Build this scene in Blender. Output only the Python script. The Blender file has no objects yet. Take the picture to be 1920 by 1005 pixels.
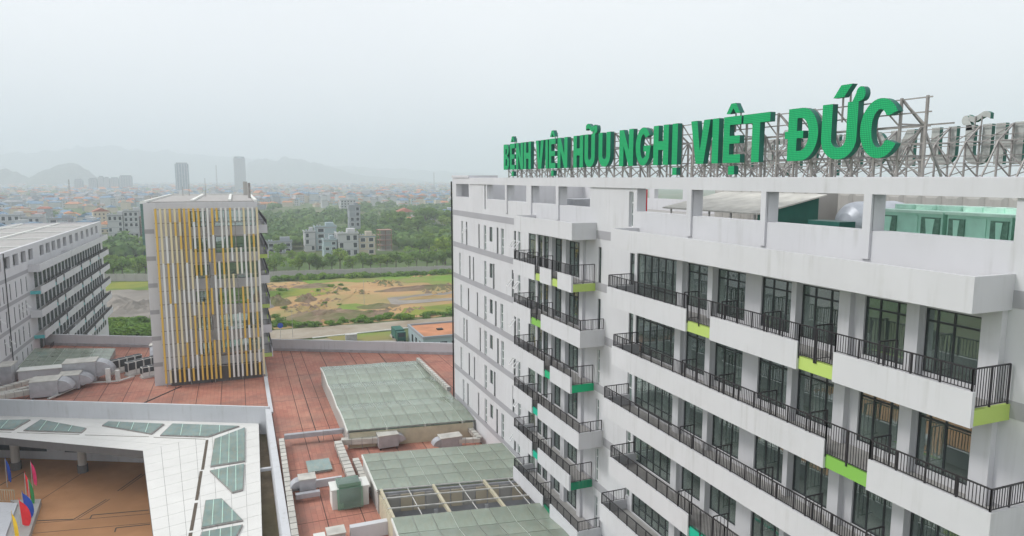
import bpy, math, random
from mathutils import Vector, Matrix, noise
from mathutils.geometry import tessellate_polygon
R = math.radians
rnd = random.Random(7)
scene = bpy.context.scene
COL = scene.collection

# ------------------------------------------------------------------ camera, sky, sun, exposure
cam = bpy.data.cameras.new('camera'); camo = bpy.data.objects.new('camera', cam); COL.objects.link(camo)
cam.sensor_width = 36; cam.lens = 36 * 1300 / 1920; cam.clip_start = 0.5; cam.clip_end = 40000
camo.location = (0, 0, 44); camo.rotation_euler = (R(90 - 7.385), 0, R(-21.675))
scene.camera = camo
SUN_EL, SUN_AZ = 43, -66            # azimuth from +Y towards +X
W = bpy.data.worlds.new('World'); scene.world = W; W.use_nodes = True
nt = W.node_tree; bg = nt.nodes['Background']
sky = nt.nodes.new('ShaderNodeTexSky'); sky.sky_type = 'NISHITA'; sky.sun_disc = False
sky.sun_elevation = R(SUN_EL); sky.sun_rotation = R(SUN_AZ); sky.air_density = 1.0; sky.dust_density = 6.0; sky.ozone_density = 1.0
hs = nt.nodes.new('ShaderNodeHueSaturation'); hs.inputs['Saturation'].default_value = 0.30
mx = nt.nodes.new('ShaderNodeMix'); mx.data_type = 'RGBA'; mx.inputs[0].default_value = 0.7
mx.inputs['B'].default_value = (13.6, 14.3, 14.9, 1)          # the even pale cloud deck
wc = nt.nodes.new('ShaderNodeTexCoord'); wn = nt.nodes.new('ShaderNodeTexNoise'); wn.inputs['Scale'].default_value = 2.2; wn.inputs['Detail'].default_value = 5
wr = nt.nodes.new('ShaderNodeValToRGB'); wr.color_ramp.elements[0].position = .3; wr.color_ramp.elements[0].color = (13.4, 13.6, 14.0, 1); wr.color_ramp.elements[1].position = .7; wr.color_ramp.elements[1].color = (14.5, 14.6, 14.8, 1)
nt.links.new(wc.outputs['Generated'], wn.inputs['Vector']); nt.links.new(wn.outputs[0], wr.inputs[0]); nt.links.new(wr.outputs[0], mx.inputs['B'])
nt.links.new(sky.outputs[0], hs.inputs['Color']); nt.links.new(hs.outputs[0], mx.inputs['A'])
nt.links.new(mx.outputs['Result'], bg.inputs['Color']); bg.inputs['Strength'].default_value = 0.1
sun = bpy.data.lights.new('sun', 'SUN'); sun.energy = 2.0; sun.angle = R(12); sun.color = (1, .975, .94)
suno = bpy.data.objects.new('sun', sun); COL.objects.link(suno); suno.location = (-60, -20, 150)
sd = Vector((math.sin(R(SUN_AZ)) * math.cos(R(SUN_EL)), math.cos(R(SUN_AZ)) * math.cos(R(SUN_EL)), math.sin(R(SUN_EL))))
suno.rotation_euler = sd.to_track_quat('Z', 'Y').to_euler()
scene.view_settings.view_transform = 'Standard'; scene.view_settings.look = 'None'
scene.view_settings.exposure = -0.02; scene.view_settings.gamma = 1; scene.view_settings.use_curve_mapping = False
scene.render.engine = 'CYCLES'; scene.cycles.use_denoising = True; scene.cycles.max_bounces = 8
scene.cycles.transparent_max_bounces = 12; scene.cycles.volume_bounces = 4

# ------------------------------------------------------------------ materials
def node_mat(name):
    m = bpy.data.materials.new(name); m.use_nodes = True
    return m, m.node_tree, m.node_tree.nodes['Principled BSDF']
def ramp(nt, fac, stops):
    r = nt.nodes.new('ShaderNodeValToRGB'); nt.links.new(fac, r.inputs[0])
    while len(r.color_ramp.elements) < len(stops): r.color_ramp.elements.new(0.5)
    for e, (p, c) in zip(r.color_ramp.elements, stops):
        e.position = p; e.color = tuple(c) + (1,) if len(c) == 3 else c
    return r.outputs[0]
def mixc(nt, fac, a, b, mode='MIX'):
    x = nt.nodes.new('ShaderNodeMix'); x.data_type = 'RGBA'; x.blend_type = mode
    for s, v in ((x.inputs[0], fac), (x.inputs['A'], a), (x.inputs['B'], b)):
        if isinstance(v, bpy.types.NodeSocket): nt.links.new(v, s)
        elif isinstance(v, (int, float)): s.default_value = v
        else: s.default_value = tuple(v) + (1,)
    return x.outputs['Result']
def noise_tex(nt, scale, detail=4, sc=(1, 1, 1), rough=.55, coord='Object', rot=(0, 0, 0)):
    t = nt.nodes.new('ShaderNodeTexCoord'); mp = nt.nodes.new('ShaderNodeMapping')
    mp.inputs['Scale'].default_value = sc; mp.inputs['Rotation'].default_value = rot
    n = nt.nodes.new('ShaderNodeTexNoise'); n.inputs['Scale'].default_value = scale; n.inputs['Detail'].default_value = detail; n.inputs['Roughness'].default_value = rough
    nt.links.new(t.outputs[coord], mp.inputs[0]); nt.links.new(mp.outputs[0], n.inputs['Vector'])
    return n.outputs[0]
def bump(nt, b, h, strength=.3, dist=.05):
    bp = nt.nodes.new('ShaderNodeBump'); bp.inputs['Strength'].default_value = strength; bp.inputs['Distance'].default_value = dist
    nt.links.new(h, bp.inputs['Height']); nt.links.new(bp.outputs[0], b.inputs['Normal'])
def plain(name, c, rough=.6, metal=0, var=.12, scale=1.5, spec=.4):
    m, t, b = node_mat(name)
    n = noise_tex(t, scale, 5)
    lo = tuple(x * (1 - var) for x in c); hi = tuple(min(1, x * (1 + var)) for x in c)
    t.links.new(ramp(t, n, [(.3, lo), (.7, hi)]), b.inputs['Base Color'])
    b.inputs['Roughness'].default_value = rough; b.inputs['Metallic'].default_value = metal; b.inputs['Specular IOR Level'].default_value = spec
    return m
def painted(name, c, dirt=.5, dcol=(.33, .33, .31)):
    m, t, b = node_mat(name)
    base = ramp(t, noise_tex(t, .35, 4), [(.3, tuple(x * .93 for x in c)), (.7, c)])
    streak = ramp(t, noise_tex(t, 1.0, 6, (2.6, 2.6, .16), .65), [(.50, (0, 0, 0)), (.78, (1, 1, 1))])
    spot = ramp(t, noise_tex(t, .5, 4), [(.42, (0, 0, 0)), (.7, (dirt, dirt, dirt))])
    mul = mixc(t, 1.0, streak, spot, 'MULTIPLY')
    col = mixc(t, mul, base, dcol)
    t.links.new(col, b.inputs['Base Color']); b.inputs['Roughness'].default_value = .75; b.inputs['Specular IOR Level'].default_value = .25
    bump(t, b, noise_tex(t, 9, 4), .08, .02)
    return m
M = {}
M['white'] = painted('white_paint', (.60, .605, .63), .6)
M['white2'] = painted('white_parapet_paint', (.585, .60, .63), .8)
M['band'] = painted('grey_band_paint', (.36, .36, .385), .3)
M['conc'] = painted('weathered_concrete', (.42, .41, .39), .8, (.16, .15, .14))
M['room'] = plain('room_plaster', (.50, .52, .51))
M['slab'] = plain('balcony_floor', (.36, .35, .34), .8)
M['frame'] = plain('dark_window_frame', (.035, .042, .045), .4, .0, .15)
M['wframe'] = plain('white_window_frame', (.72, .73, .74), .5)
M['rail'] = plain('black_railing', (.028, .026, .03), .45, 0, .2)
M['lime'] = painted('lime_paint', (.46, .60, .16), .35); M['leafg'] = painted('leaf_green_paint', (.23, .49, .09), .3)
M['emer'] = painted('emerald_paint', (.012, .43, .19), .3); M['teal'] = painted('teal_green_paint', (.01, .45, .29), .3); M['dkg'] = painted('dark_green_paint', (.01, .22, .11), .3)
M['aqua'] = painted('aqua_paint', (.10, .45, .47), .3)
M['steel'] = plain('galvanised_frame', (.30, .285, .275), .55, .25, .25, 3)
M['steelw'] = plain('pale_steel', (.52, .52, .50), .5, .2, .2, 2)
M['galv'] = plain('galvanised_sheet', (.42, .43, .46), .45, .35, .15, 1.2)
M['galvt'] = plain('dusty_galvanised_sheet', (.52, .51, .47), .6, .2, .2, .9)
M['mint'] = plain('mint_paint', (.40, .72, .58), .45, 0, .1); M['mint2'] = plain('mint_pale_paint', (.55, .80, .69), .5, 0, .1)
M['mintd'] = plain('coil_fin', (.11, .23, .17), .6, 0, .25, 8)
M['dgreen'] = plain('dark_green_cover', (.012, .10, .08), .4)
M['tank'] = plain('brushed_tank', (.50, .53, .58), .45, .5, .1)
M['ochre'] = painted('ochre_paint', (.68, .45, .10), .3); M['cream'] = painted('cream_paint', (.70, .62, .40), .3); M['offw'] = painted('off_white_paint', (.72, .73, .70), .3)
M['black'] = plain('dark_gap', (.02, .02, .02), .8)
M['alum'] = painted('white_composite_panel', (.70, .70, .68), .35, (.42, .40, .36))
M['fascia'] = painted('grey_fascia', (.13, .125, .125), .3)
M['tan'] = plain('tan_beam_paint', (.50, .46, .34), .6)
M['leafyellow'] = plain('yellow_cloth', (.85, .55, .02), .7); M['red'] = plain('red_cloth', (.75, .02, .03), .7); M['pink'] = plain('pink_cloth', (.80, .03, .17), .7)
M['blue'] = plain('blue_cloth', (.015, .07, .42), .7); M['green'] = plain('green_cloth', (.02, .22, .05), .7)
M['curtain'] = plain('green_curtain', (.30, .40, .30), .8, 0, .2); M['curtaino'] = plain('pale_curtain', (.60, .60, .52), .8, 0, .2)
M['net'] = plain('green_netting', (.03, .13, .10), .9, 0, .3, .3)
M['trunk'] = plain('bark', (.10, .08, .06), .9)
def glass_mat(name, tint, gl=.55, rough=.02):
    m, t, b = node_mat(name); out = t.nodes['Material Output']
    tr = t.nodes.new('ShaderNodeBsdfTransparent'); tr.inputs[0].default_value = tint + (1,)
    g = t.nodes.new('ShaderNodeBsdfGlossy'); g.inputs['Roughness'].default_value = rough; g.inputs[0].default_value = (.78, .88, .86, 1)
    lw = t.nodes.new('ShaderNodeFresnel'); lw.inputs[0].default_value = 1.75
    mt = t.nodes.new('ShaderNodeMath'); mt.operation = 'MULTIPLY_ADD'; mt.inputs[1].default_value = 1; mt.inputs[2].default_value = gl * .12; mt.use_clamp = True
    s = t.nodes.new('ShaderNodeMixShader')
    t.links.new(lw.outputs[0], mt.inputs[0]); t.links.new(mt.outputs[0], s.inputs[0]); t.links.new(tr.outputs[0], s.inputs[1]); t.links.new(g.outputs[0], s.inputs[2])
    # slight float-glass waviness
    n = noise_tex(t, .8, 2); bp = t.nodes.new('ShaderNodeBump'); bp.inputs['Strength'].default_value = .02; bp.inputs['Distance'].default_value = .3
    t.links.new(n, bp.inputs['Height']); t.links.new(bp.outputs[0], g.inputs['Normal'])
    df = t.nodes.new('ShaderNodeBsdfDiffuse'); t.links.new(ramp(t, noise_tex(t, .9, 4, coord='Generated'), [(.3, (.20, .27, .24)), (.7, (.42, .50, .46))]), df.inputs[0])
    oi = t.nodes.new('ShaderNodeObjectInfo'); mr = t.nodes.new('ShaderNodeMath'); mr.operation = 'MULTIPLY_ADD'; mr.inputs[1].default_value = .20; mr.inputs[2].default_value = .10; t.links.new(oi.outputs['Random'], mr.inputs[0])
    s2 = t.nodes.new('ShaderNodeMixShader'); t.links.new(mr.outputs[0], s2.inputs[0]); t.links.new(s.outputs[0], s2.inputs[1]); t.links.new(df.outputs[0], s2.inputs[2])
    t.links.new(s2.outputs[0], out.inputs['Surface']); t.nodes.remove(b)
    return m
M['glass'] = glass_mat('window_glass', (.76, .86, .82), 2.3)
M['netg'] = glass_mat('green_safety_sheet', (.50, .82, .62), .5, .2)
def dusty_glass(name, c, t_amt, rough=.18):
    m, t, b = node_mat(name); out = t.nodes['Material Output']
    n = noise_tex(t, .45, 6); n2 = noise_tex(t, 3.0, 4, (1, .25, 1))
    col = mixc(t, ramp(t, n2, [(.4, (0, 0, 0)), (.75, (.55, .55, .55))]), ramp(t, n, [(.3, tuple(x * .78 for x in c)), (.7, tuple(x * 1.15 for x in c))]), (.40, .38, .30))
    oi = t.nodes.new('ShaderNodeObjectInfo'); v = ramp(t, oi.outputs['Random'], [(0, (.88, .88, .88)), (1, (1.06, 1.06, 1.06))])
    t.links.new(mixc(t, 1.0, col, v, 'MULTIPLY'), b.inputs['Base Color']); b.inputs['Roughness'].default_value = rough
    tr = t.nodes.new('ShaderNodeBsdfTransparent'); tr.inputs[0].default_value = (.75, .86, .80, 1)
    s = t.nodes.new('ShaderNodeMixShader'); s.inputs[0].default_value = t_amt
    t.links.new(b.outputs[0], s.inputs[1]); t.links.new(tr.outputs[0], s.inputs[2]); t.links.new(s.outputs[0], out.inputs['Surface'])
    return m
M['sky_glass'] = dusty_glass('dusty_skylight_glass', (.42, .48, .41), .42, .10)
M['tri_glass'] = dusty_glass('blue_green_skylight_glass', (.27, .38, .37), .18, .12)
def red_roof():
    m, t, b = node_mat('red_roof_tiles')
    tc = t.nodes.new('ShaderNodeTexCoord'); br = t.nodes.new('ShaderNodeTexBrick')
    br.inputs['Scale'].default_value = 1; br.inputs['Brick Width'].default_value = 1.0; br.inputs['Row Height'].default_value = .5; br.inputs['Mortar Size'].default_value = .02
    br.offset = 0.5
    br.inputs['Color1'].default_value = (.37, .15, .11, 1); br.inputs['Color2'].default_value = (.44, .19, .14, 1); br.inputs['Mortar'].default_value = (.27, .12, .09, 1)
    mp = t.nodes.new('ShaderNodeMapping'); mp.inputs['Rotation'].default_value = (0, 0, R(90)); t.links.new(tc.outputs['Object'], mp.inputs[0]); t.links.new(mp.outputs[0], br.inputs['Vector'])
    a = mixc(t, ramp(t, noise_tex(t, .22, 6), [(.45, (0, 0, 0)), (.75, (.65, .65, .65))]), br.outputs['Color'], (.50, .28, .20))
    a = mixc(t, ramp(t, noise_tex(t, .16, 6, (1, 1, 1), .7), [(.46, (0, 0, 0)), (.72, (.85, .85, .85))]), a, (.19, .13, .11))
    # wide joints between bays
    w = t.nodes.new('ShaderNodeTexBrick'); w.inputs['Scale'].default_value = 1; w.inputs['Brick Width'].default_value = 12; w.inputs['Row Height'].default_value = 3.1; w.inputs['Mortar Size'].default_value = .05; w.offset = 0
    w.inputs['Color1'].default_value = w.inputs['Color2'].default_value = (0, 0, 0, 1); w.inputs['Mortar'].default_value = (1, 1, 1, 1)
    t.links.new(mp.outputs[0], w.inputs['Vector'])
    a = mixc(t, w.outputs['Fac'], a, (.10, .05, .04))
    t.links.new(a, b.inputs['Base Color']); b.inputs['Roughness'].default_value = .75; b.inputs['Specular IOR Level'].default_value = .3
    bump(t, b, br.outputs['Fac'], .25, -.02)
    return m
M['redroof'] = red_roof()
def sign_face():
    m, t, b = node_mat('led_sign_face')
    tc = t.nodes.new('ShaderNodeTexCoord'); sep = t.nodes.new('ShaderNodeSeparateXYZ'); t.links.new(tc.outputs['Object'], sep.inputs[0])
    def tri(s):
        f = t.nodes.new('ShaderNodeMath'); f.operation = 'PINGPONG'; f.inputs[1].default_value = .042; t.links.new(s, f.inputs[0])
        g = t.nodes.new('ShaderNodeMath'); g.operation = 'MULTIPLY'; g.inputs[1].default_value = 1 / .042; t.links.new(f.outputs[0], g.inputs[0]); return g.outputs[0]
    mn = t.nodes.new('ShaderNodeMath'); mn.operation = 'MINIMUM'; t.links.new(tri(sep.outputs[1]), mn.inputs[0]); t.links.new(tri(sep.outputs[2]), mn.inputs[1])
    dot = ramp(t, mn.outputs[0], [(.35, (0, 0, 0)), (.55, (1, 1, 1))])
    base = ramp(t, noise_tex(t, .8, 3), [(.3, (.004, .25, .095)), (.7, (.006, .30, .12))])
    t.links.new(mixc(t, dot, base, (.02, .50, .17)), b.inputs['Base Color'])
    b.inputs['Roughness'].default_value = .6; b.inputs['Specular IOR Level'].default_value = .2; bump(t, b, mn.outputs[0], .3, .02)
    return m
M['signf'] = sign_face(); M['signs'] = plain('sign_edge_green', (.006, .13, .095), .5, 0, .15); M['signb'] = plain('sign_back_sheet', (.42, .44, .42), .6, .1, .12)
def led_tan(name, cols, sc, rough=.9, bs=.5, bd=.15, sc2=.05):
    m, t, b = node_mat(name)
    a = ramp(t, noise_tex(t, sc, 8, rough=.65), [(.25, cols[0]), (.5, cols[1]), (.75, cols[2])])
    a = mixc(t, ramp(t, noise_tex(t, sc2, 5), [(.45, (0, 0, 0)), (.62, (1, 1, 1))]), a, cols[3])
    t.links.new(a, b.inputs['Base Color']); b.inputs['Roughness'].default_value = rough; b.inputs['Specular IOR Level'].default_value = .15
    bump(t, b, noise_tex(t, sc * 4, 6), bs, bd)
    return m
M['ground'] = led_tan('vegetated_ground', [(.05, .09, .025), (.08, .13, .04), (.12, .17, .05), (.15, .15, .08)], .03, sc2=.006)
M['dirt'] = led_tan('bare_earth', [(.32, .19, .085), (.44, .28, .135), (.52, .36, .19), (.28, .24, .10)], .07, sc2=.035)
M['dirtd'] = led_tan('dark_spoil', [(.16, .11, .075), (.23, .165, .115), (.30, .22, .16), (.14, .15, .06)], .15, sc2=.06)
M['grass'] = led_tan('bright_grass', [(.09, .19, .02), (.14, .26, .03), (.20, .31, .045), (.24, .22, .08)], .15, sc2=.03)
M['grassy'] = led_tan('yellow_grass', [(.17, .20, .03), (.23, .25, .04), (.26, .26, .06), (.11, .17, .03)], .2, sc2=.05)
M['sand'] = led_tan('grey_spoil_bank', [(.22, .20, .18), (.29, .265, .235), (.35, .32, .29), (.20, .185, .165)], .2, sc2=.04)
M['pave'] = led_tan('pale_road', [(.30, .26, .20), (.36, .32, .26), (.40, .37, .31), (.27, .22, .16)], .25, bs=.2, bd=.03)
M['court'] = led_tan('terracotta_paving', [(.44, .22, .10), (.54, .285, .145), (.58, .32, .17), (.42, .22, .11)], .3, bs=.15, bd=.02, sc2=.08)
M['plaza'] = led_tan('grey_paving', [(.30, .30, .29), (.36, .36, .345), (.42, .41, .39), (.33, .33, .31)], .3, bs=.1, bd=.02)
M['soil'] = led_tan('soil_strip', [(.13, .10, .065), (.19, .15, .10), (.26, .21, .14), (.09, .085, .04)], .5)
def foliage(name, a, b_, c, sc=.5):
    m, t, b = node_mat(name)
    oi = t.nodes.new('ShaderNodeObjectInfo')
    col = ramp(t, noise_tex(t, sc, 6), [(.3, a), (.5, b_), (.72, c)])
    col = mixc(t, 1.0, col, ramp(t, oi.outputs['Random'], [(0, (.75, .8, .8)), (.5, (1, 1, 1)), (1, (1.3, 1.15, .85))]), 'MULTIPLY')
    t.links.new(col, b.inputs['Base Color']); b.inputs['Roughness'].default_value = .7; b.inputs['Specular IOR Level'].default_value = .2
    out = t.nodes['Material Output']; tl = t.nodes.new('ShaderNodeBsdfTranslucent'); t.links.new(col, tl.inputs[0])
    s = t.nodes.new('ShaderNodeMixShader'); s.inputs[0].default_value = .3; t.links.new(b.outputs[0], s.inputs[1]); t.links.new(tl.outputs[0], s.inputs[2]); t.links.new(s.outputs[0], out.inputs['Surface'])
    return m
M['leaf'] = foliage('tree_leaves', (.09, .18, .03), (.15, .26, .05), (.23, .34, .08))
M['leaff'] = foliage('far_tree_leaves', (.055, .13, .035), (.115, .21, .055), (.21, .30, .08), .09)
M['bush'] = foliage('shrub_leaves', (.10, .21, .025), (.15, .28, .04), (.22, .35, .06))
M['hill'] = led_tan('forested_hill', [(.035, .06, .03), (.05, .075, .04), (.08, .09, .06), (.12, .12, .10)], .004)
M['t_red'] = plain('red_tile_roof', (.34, .115, .07), .8, 0, .3, .3); M['t_gry'] = plain('grey_sheet_roof', (.24, .25, .27), .6, 0, .2, .3); M['t_blu'] = plain('blue_sheet_roof', (.12, .22, .33), .6, 0, .2, .3)
M['t_org'] = plain('orange_roof', (.46, .20, .10), .8, 0, .2, .3); M['h_wht'] = painted('house_white', (.50, .51, .52), .7); M['h_crm'] = painted('house_cream', (.55, .49, .38), .5)
M['h_gry'] = painted('house_grey', (.30, .33, .36), .5); M['h_blu'] = painted('house_bluegrey', (.36, .45, .48), .4); M['h_brk'] = plain('house_brick', (.28, .17, .13), .9, 0, .2, .5)
M['hwin'] = plain('house_window', (.035, .045, .055), .2, 0, .3); M['tglass'] = plain('tower_glass', (.10, .17, .22), .15, 0, .2, .02)
M['cool'] = plain('condenser_white', (.62, .62, .60), .5); M['grille'] = plain('dark_grille', (.05, .055, .06), .5, .3)

# ------------------------------------------------------------------ mesh helpers
class MB:
    def __init__(s): s.v = []; s.f = []; s.m = []
    def hexa(s, p, mi=0):
        b = len(s.v); s.v += [tuple(q) for q in p]
        for q in ((0, 3, 2, 1), (4, 5, 6, 7), (0, 1, 5, 4), (1, 2, 6, 5), (2, 3, 7, 6), (3, 0, 4, 7)): s.f.append(tuple(b + i for i in q)); s.m.append(mi)
        return s
    def box(s, x0, x1, y0, y1, z0, z1, mi=0):
        return s.hexa([(x0, y0, z0), (x1, y0, z0), (x1, y1, z0), (x0, y1, z0), (x0, y0, z1), (x1, y0, z1), (x1, y1, z1), (x0, y1, z1)], mi)
    def bar(s, p, q, w=.06, h=None, mi=0):
        p = Vector(p); q = Vector(q); h = h or w; d = (q - p).normalized()
        u = Vector((0, 0, 1)) if abs(d.z) < .95 else Vector((1, 0, 0))
        a = d.cross(u).normalized(); c = a.cross(d).normalized(); a *= w / 2; c *= h / 2
        return s.hexa([p - a - c, p + a - c, q + a - c, q - a - c, p - a + c, p + a + c, q + a + c, q - a + c], mi)
    def face(s, pts, mi=0):
        b = len(s.v); s.v += [tuple(q) for q in pts]; s.f.append(tuple(range(b, b + len(pts)))); s.m.append(mi); return s
    def prism(s, pts, z0, z1, mi=0):
        n = len(pts); b = len(s.v); s.v += [(x, y, z0) for x, y in pts] + [(x, y, z1) for x, y in pts]
        s.f.append(tuple(range(b + n - 1, b - 1, -1))); s.f.append(tuple(range(b + n, b + 2 * n))); s.m += [mi, mi]
        for i in range(n): j = (i + 1) % n; s.f.append((b + i, b + j, b + n + j, b + n + i)); s.m.append(mi)
        return s
    def cyl(s, p, q, r, r2=None, n=12, mi=0, caps=True):
        p = Vector(p); q = Vector(q); r2 = r if r2 is None else r2; d = (q - p).normalized()
        u = Vector((0, 0, 1)) if abs(d.z) < .95 else Vector((1, 0, 0)); a = d.cross(u).normalized(); c = a.cross(d)
        b = len(s.v)
        for o, rr in ((p, r), (q, r2)):
            for i in range(n): t = 2 * math.pi * i / n; s.v.append(tuple(o + a * math.cos(t) * rr + c * math.sin(t) * rr))
        for i in range(n): j = (i + 1) % n; s.f.append((b + i, b + j, b + n + j, b + n + i)); s.m.append(mi)
        if caps: s.f.append(tuple(range(b, b + n))); s.f.append(tuple(range(b + n, b + 2 * n))); s.m += [mi, mi]
        return s
    def wall(s, x, t, y0, y1, z0, z1, ops, mi=0):
        ys = sorted({y0, y1} | {min(max(o[i], y0), y1) for o in ops for i in (0, 1)}); zs = sorted({z0, z1} | {min(max(o[i], z0), z1) for o in ops for i in (2, 3)})
        for i in range(len(ys) - 1):
            for j in range(len(zs) - 1):
                a, b, c, d = ys[i], ys[i + 1], zs[j], zs[j + 1]; cy, cz = (a + b) / 2, (c + d) / 2
                if b - a < 1e-6 or d - c < 1e-6 or any(o[0] < cy < o[1] and o[2] < cz < o[3] for o in ops): continue
                for xx in (x, x + t): s.face([(xx, a, c), (xx, b, c), (xx, b, d), (xx, a, d)], mi)
        for o in list(ops) + [(y0, y1, z0, z1)]:
            a, b, c, d = o
            s.face([(x, a, c), (x + t, a, c), (x + t, b, c), (x, b, c)], mi); s.face([(x, a, d), (x + t, a, d), (x + t, b, d), (x, b, d)], mi)
            s.face([(x, a, c), (x + t, a, c), (x + t, a, d), (x, a, d)], mi); s.face([(x, b, c), (x + t, b, c), (x + t, b, d), (x, b, d)], mi)
        return s
    def mesh(s, name, mats):
        me = bpy.data.meshes.new(name); me.from_pydata(s.v, [], s.f)
        for m in (mats if isinstance(mats, (list, tuple)) else [mats]): me.materials.append(M[m])
        if any(s.m): me.polygons.foreach_set('material_index', s.m)
        return me
    def build(s, name, mats, parent=None, **k):
        return link(name, s.mesh(name, mats), parent, **k)
def link(name, me, parent=None, loc=None, label=None, cat=None, group=None, kind=None, smooth=False):
    o = bpy.data.objects.new(name, me); COL.objects.link(o)
    if loc is not None: o.location = loc
    if parent is not None:
        o.parent = parent
        if parent.type == 'EMPTY' and parent.parent is None:
            o.location = Vector(o.location) - Vector(parent.location)
    if label: o['label'] = label
    if cat: o['category'] = cat
    if group: o['group'] = group
    if kind: o['kind'] = kind
    if smooth: me.polygons.foreach_set('use_smooth', [True] * len(me.polygons))
    return o
def thing(name, loc, label, cat, group=None):
    o = bpy.data.objects.new(name, None); COL.objects.link(o); o.location = loc; o.empty_display_size = .5
    o['label'] = label; o['category'] = cat
    if group: o['group'] = group
    return o
UNIT = {}
def unit(mat):
    if mat not in UNIT: UNIT[mat] = MB().box(-.5, .5, -.5, .5, -.5, .5).mesh('unit_' + mat, mat)
    return UNIT[mat]
def piece(name, mat, parent, c, size, rot=None):
    o = link(name, unit(mat), parent, loc=c); o.scale = size
    if rot: o.rotation_euler = rot
    return o

# window on a wall whose plane is X = xw; sg = outward direction along X (-1 faces -X)
def window(parent, sg, xw, y0, y1, z0, z1, cols, rows=(.72,), mat='frame', fw=.06, recess=.25, name='window', lean=None, curtain=None):
    m = MB(); xi = xw - sg * recess; d = .05
    X0, X1 = min(xi - d, xi + d), max(xi - d, xi + d)
    m.box(X0, X1, y0, y0 + fw, z0, z1).box(X0, X1, y1 - fw, y1, z0, z1).box(X0, X1, y0 + fw, y1 - fw, z0, z0 + fw).box(X0, X1, y0 + fw, y1 - fw, z1 - fw, z1)
    ys = [y0 + (y1 - y0) * i / cols for i in range(cols + 1)] if isinstance(cols, int) else [y0 + (y1 - y0) * c for c in [0] + list(cols) + [1]]
    zs = [z0] + [z0 + (z1 - z0) * r for r in rows] + [z1]
    for y in ys[1:-1]: m.box(X0 + .005, X1 - .005, y - fw * .5, y + fw * .5, z0 + fw, z1 - fw)
    for z in zs[1:-1]: m.box(X0 + .01, X1 - .01, y0 + fw, y1 - fw, z - fw * .55, z + fw * .55)
    w = m.build(name, mat, parent)
    for i in range(len(ys) - 1):
        for j in range(len(zs) - 1):
            p = piece('pane', 'glass', w, (xi, (ys[i] + ys[i + 1]) / 2, (zs[j] + zs[j + 1]) / 2), (.012, ys[i + 1] - ys[i] - .01, zs[j + 1] - zs[j] - .01),
                      (0, R(rnd.uniform(-.35, .35)), R(rnd.uniform(-.4, .4))))
    if curtain:
        c = MB(); n = 14; xc = xi - sg * .28; ya, yb = y0 + (y1 - y0) * curtain[0], y0 + (y1 - y0) * curtain[1]
        for k in range(n):
            a, b = ya + (yb - ya) * k / n, ya + (yb - ya) * (k + 1) / n; xa, xb = xc + (.05 if k % 2 else -.05), xc + (-.05 if k % 2 else .05)
            c.face([(xa, a, z0), (xb, b, z0), (xb, b, z1), (xa, a, z1)])
        c.build('curtain', curtain[2], w)
    if lean:                       # awning sashes pushed open
        for zz, hh in lean:
            yc = (y0 + y1) / 2; wd = (y1 - y0) * .9; s = MB(); xo = xw + sg * .05
            a, b = Vector((xo, 0, zz)), Vector((xo + sg * hh * .62, 0, zz - hh * .78))
            for yy in (yc - wd / 2, yc + wd / 2): s.bar((a.x, yy, a.z), (b.x, yy, b.z), .07)
            s.bar((a.x, yc - wd / 2, a.z), (a.x, yc + wd / 2, a.z), .07); s.bar((b.x, yc - wd / 2, b.z), (b.x, yc + wd / 2, b.z), .07)
            s.build('open_sash', 'wframe', w)
    return w
def rails(m, p, q, zb, zt, step=.125, post=1.1, w=.022):
    p = Vector((p[0], p[1], 0)); q = Vector((q[0], q[1], 0)); L = (q - p).length; d = (q - p) / L
    at = lambda t, z: (p.x + d.x * t, p.y + d.y * t, z)
    m.bar(at(0, zt), at(L, zt), .05, .05); m.bar(at(0, zb + .06), at(L, zb + .06), .03, .03)
    n = max(1, int(L / step))
    for i in range(n + 1): t = L * i / n; m.bar(at(t, zb + .06), at(t, zt), w)
    n = max(1, round(L / post))
    for i in range(n + 1): t = L * i / n; m.bar(at(t, zb - .12), at(t, zt), .055)
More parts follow.
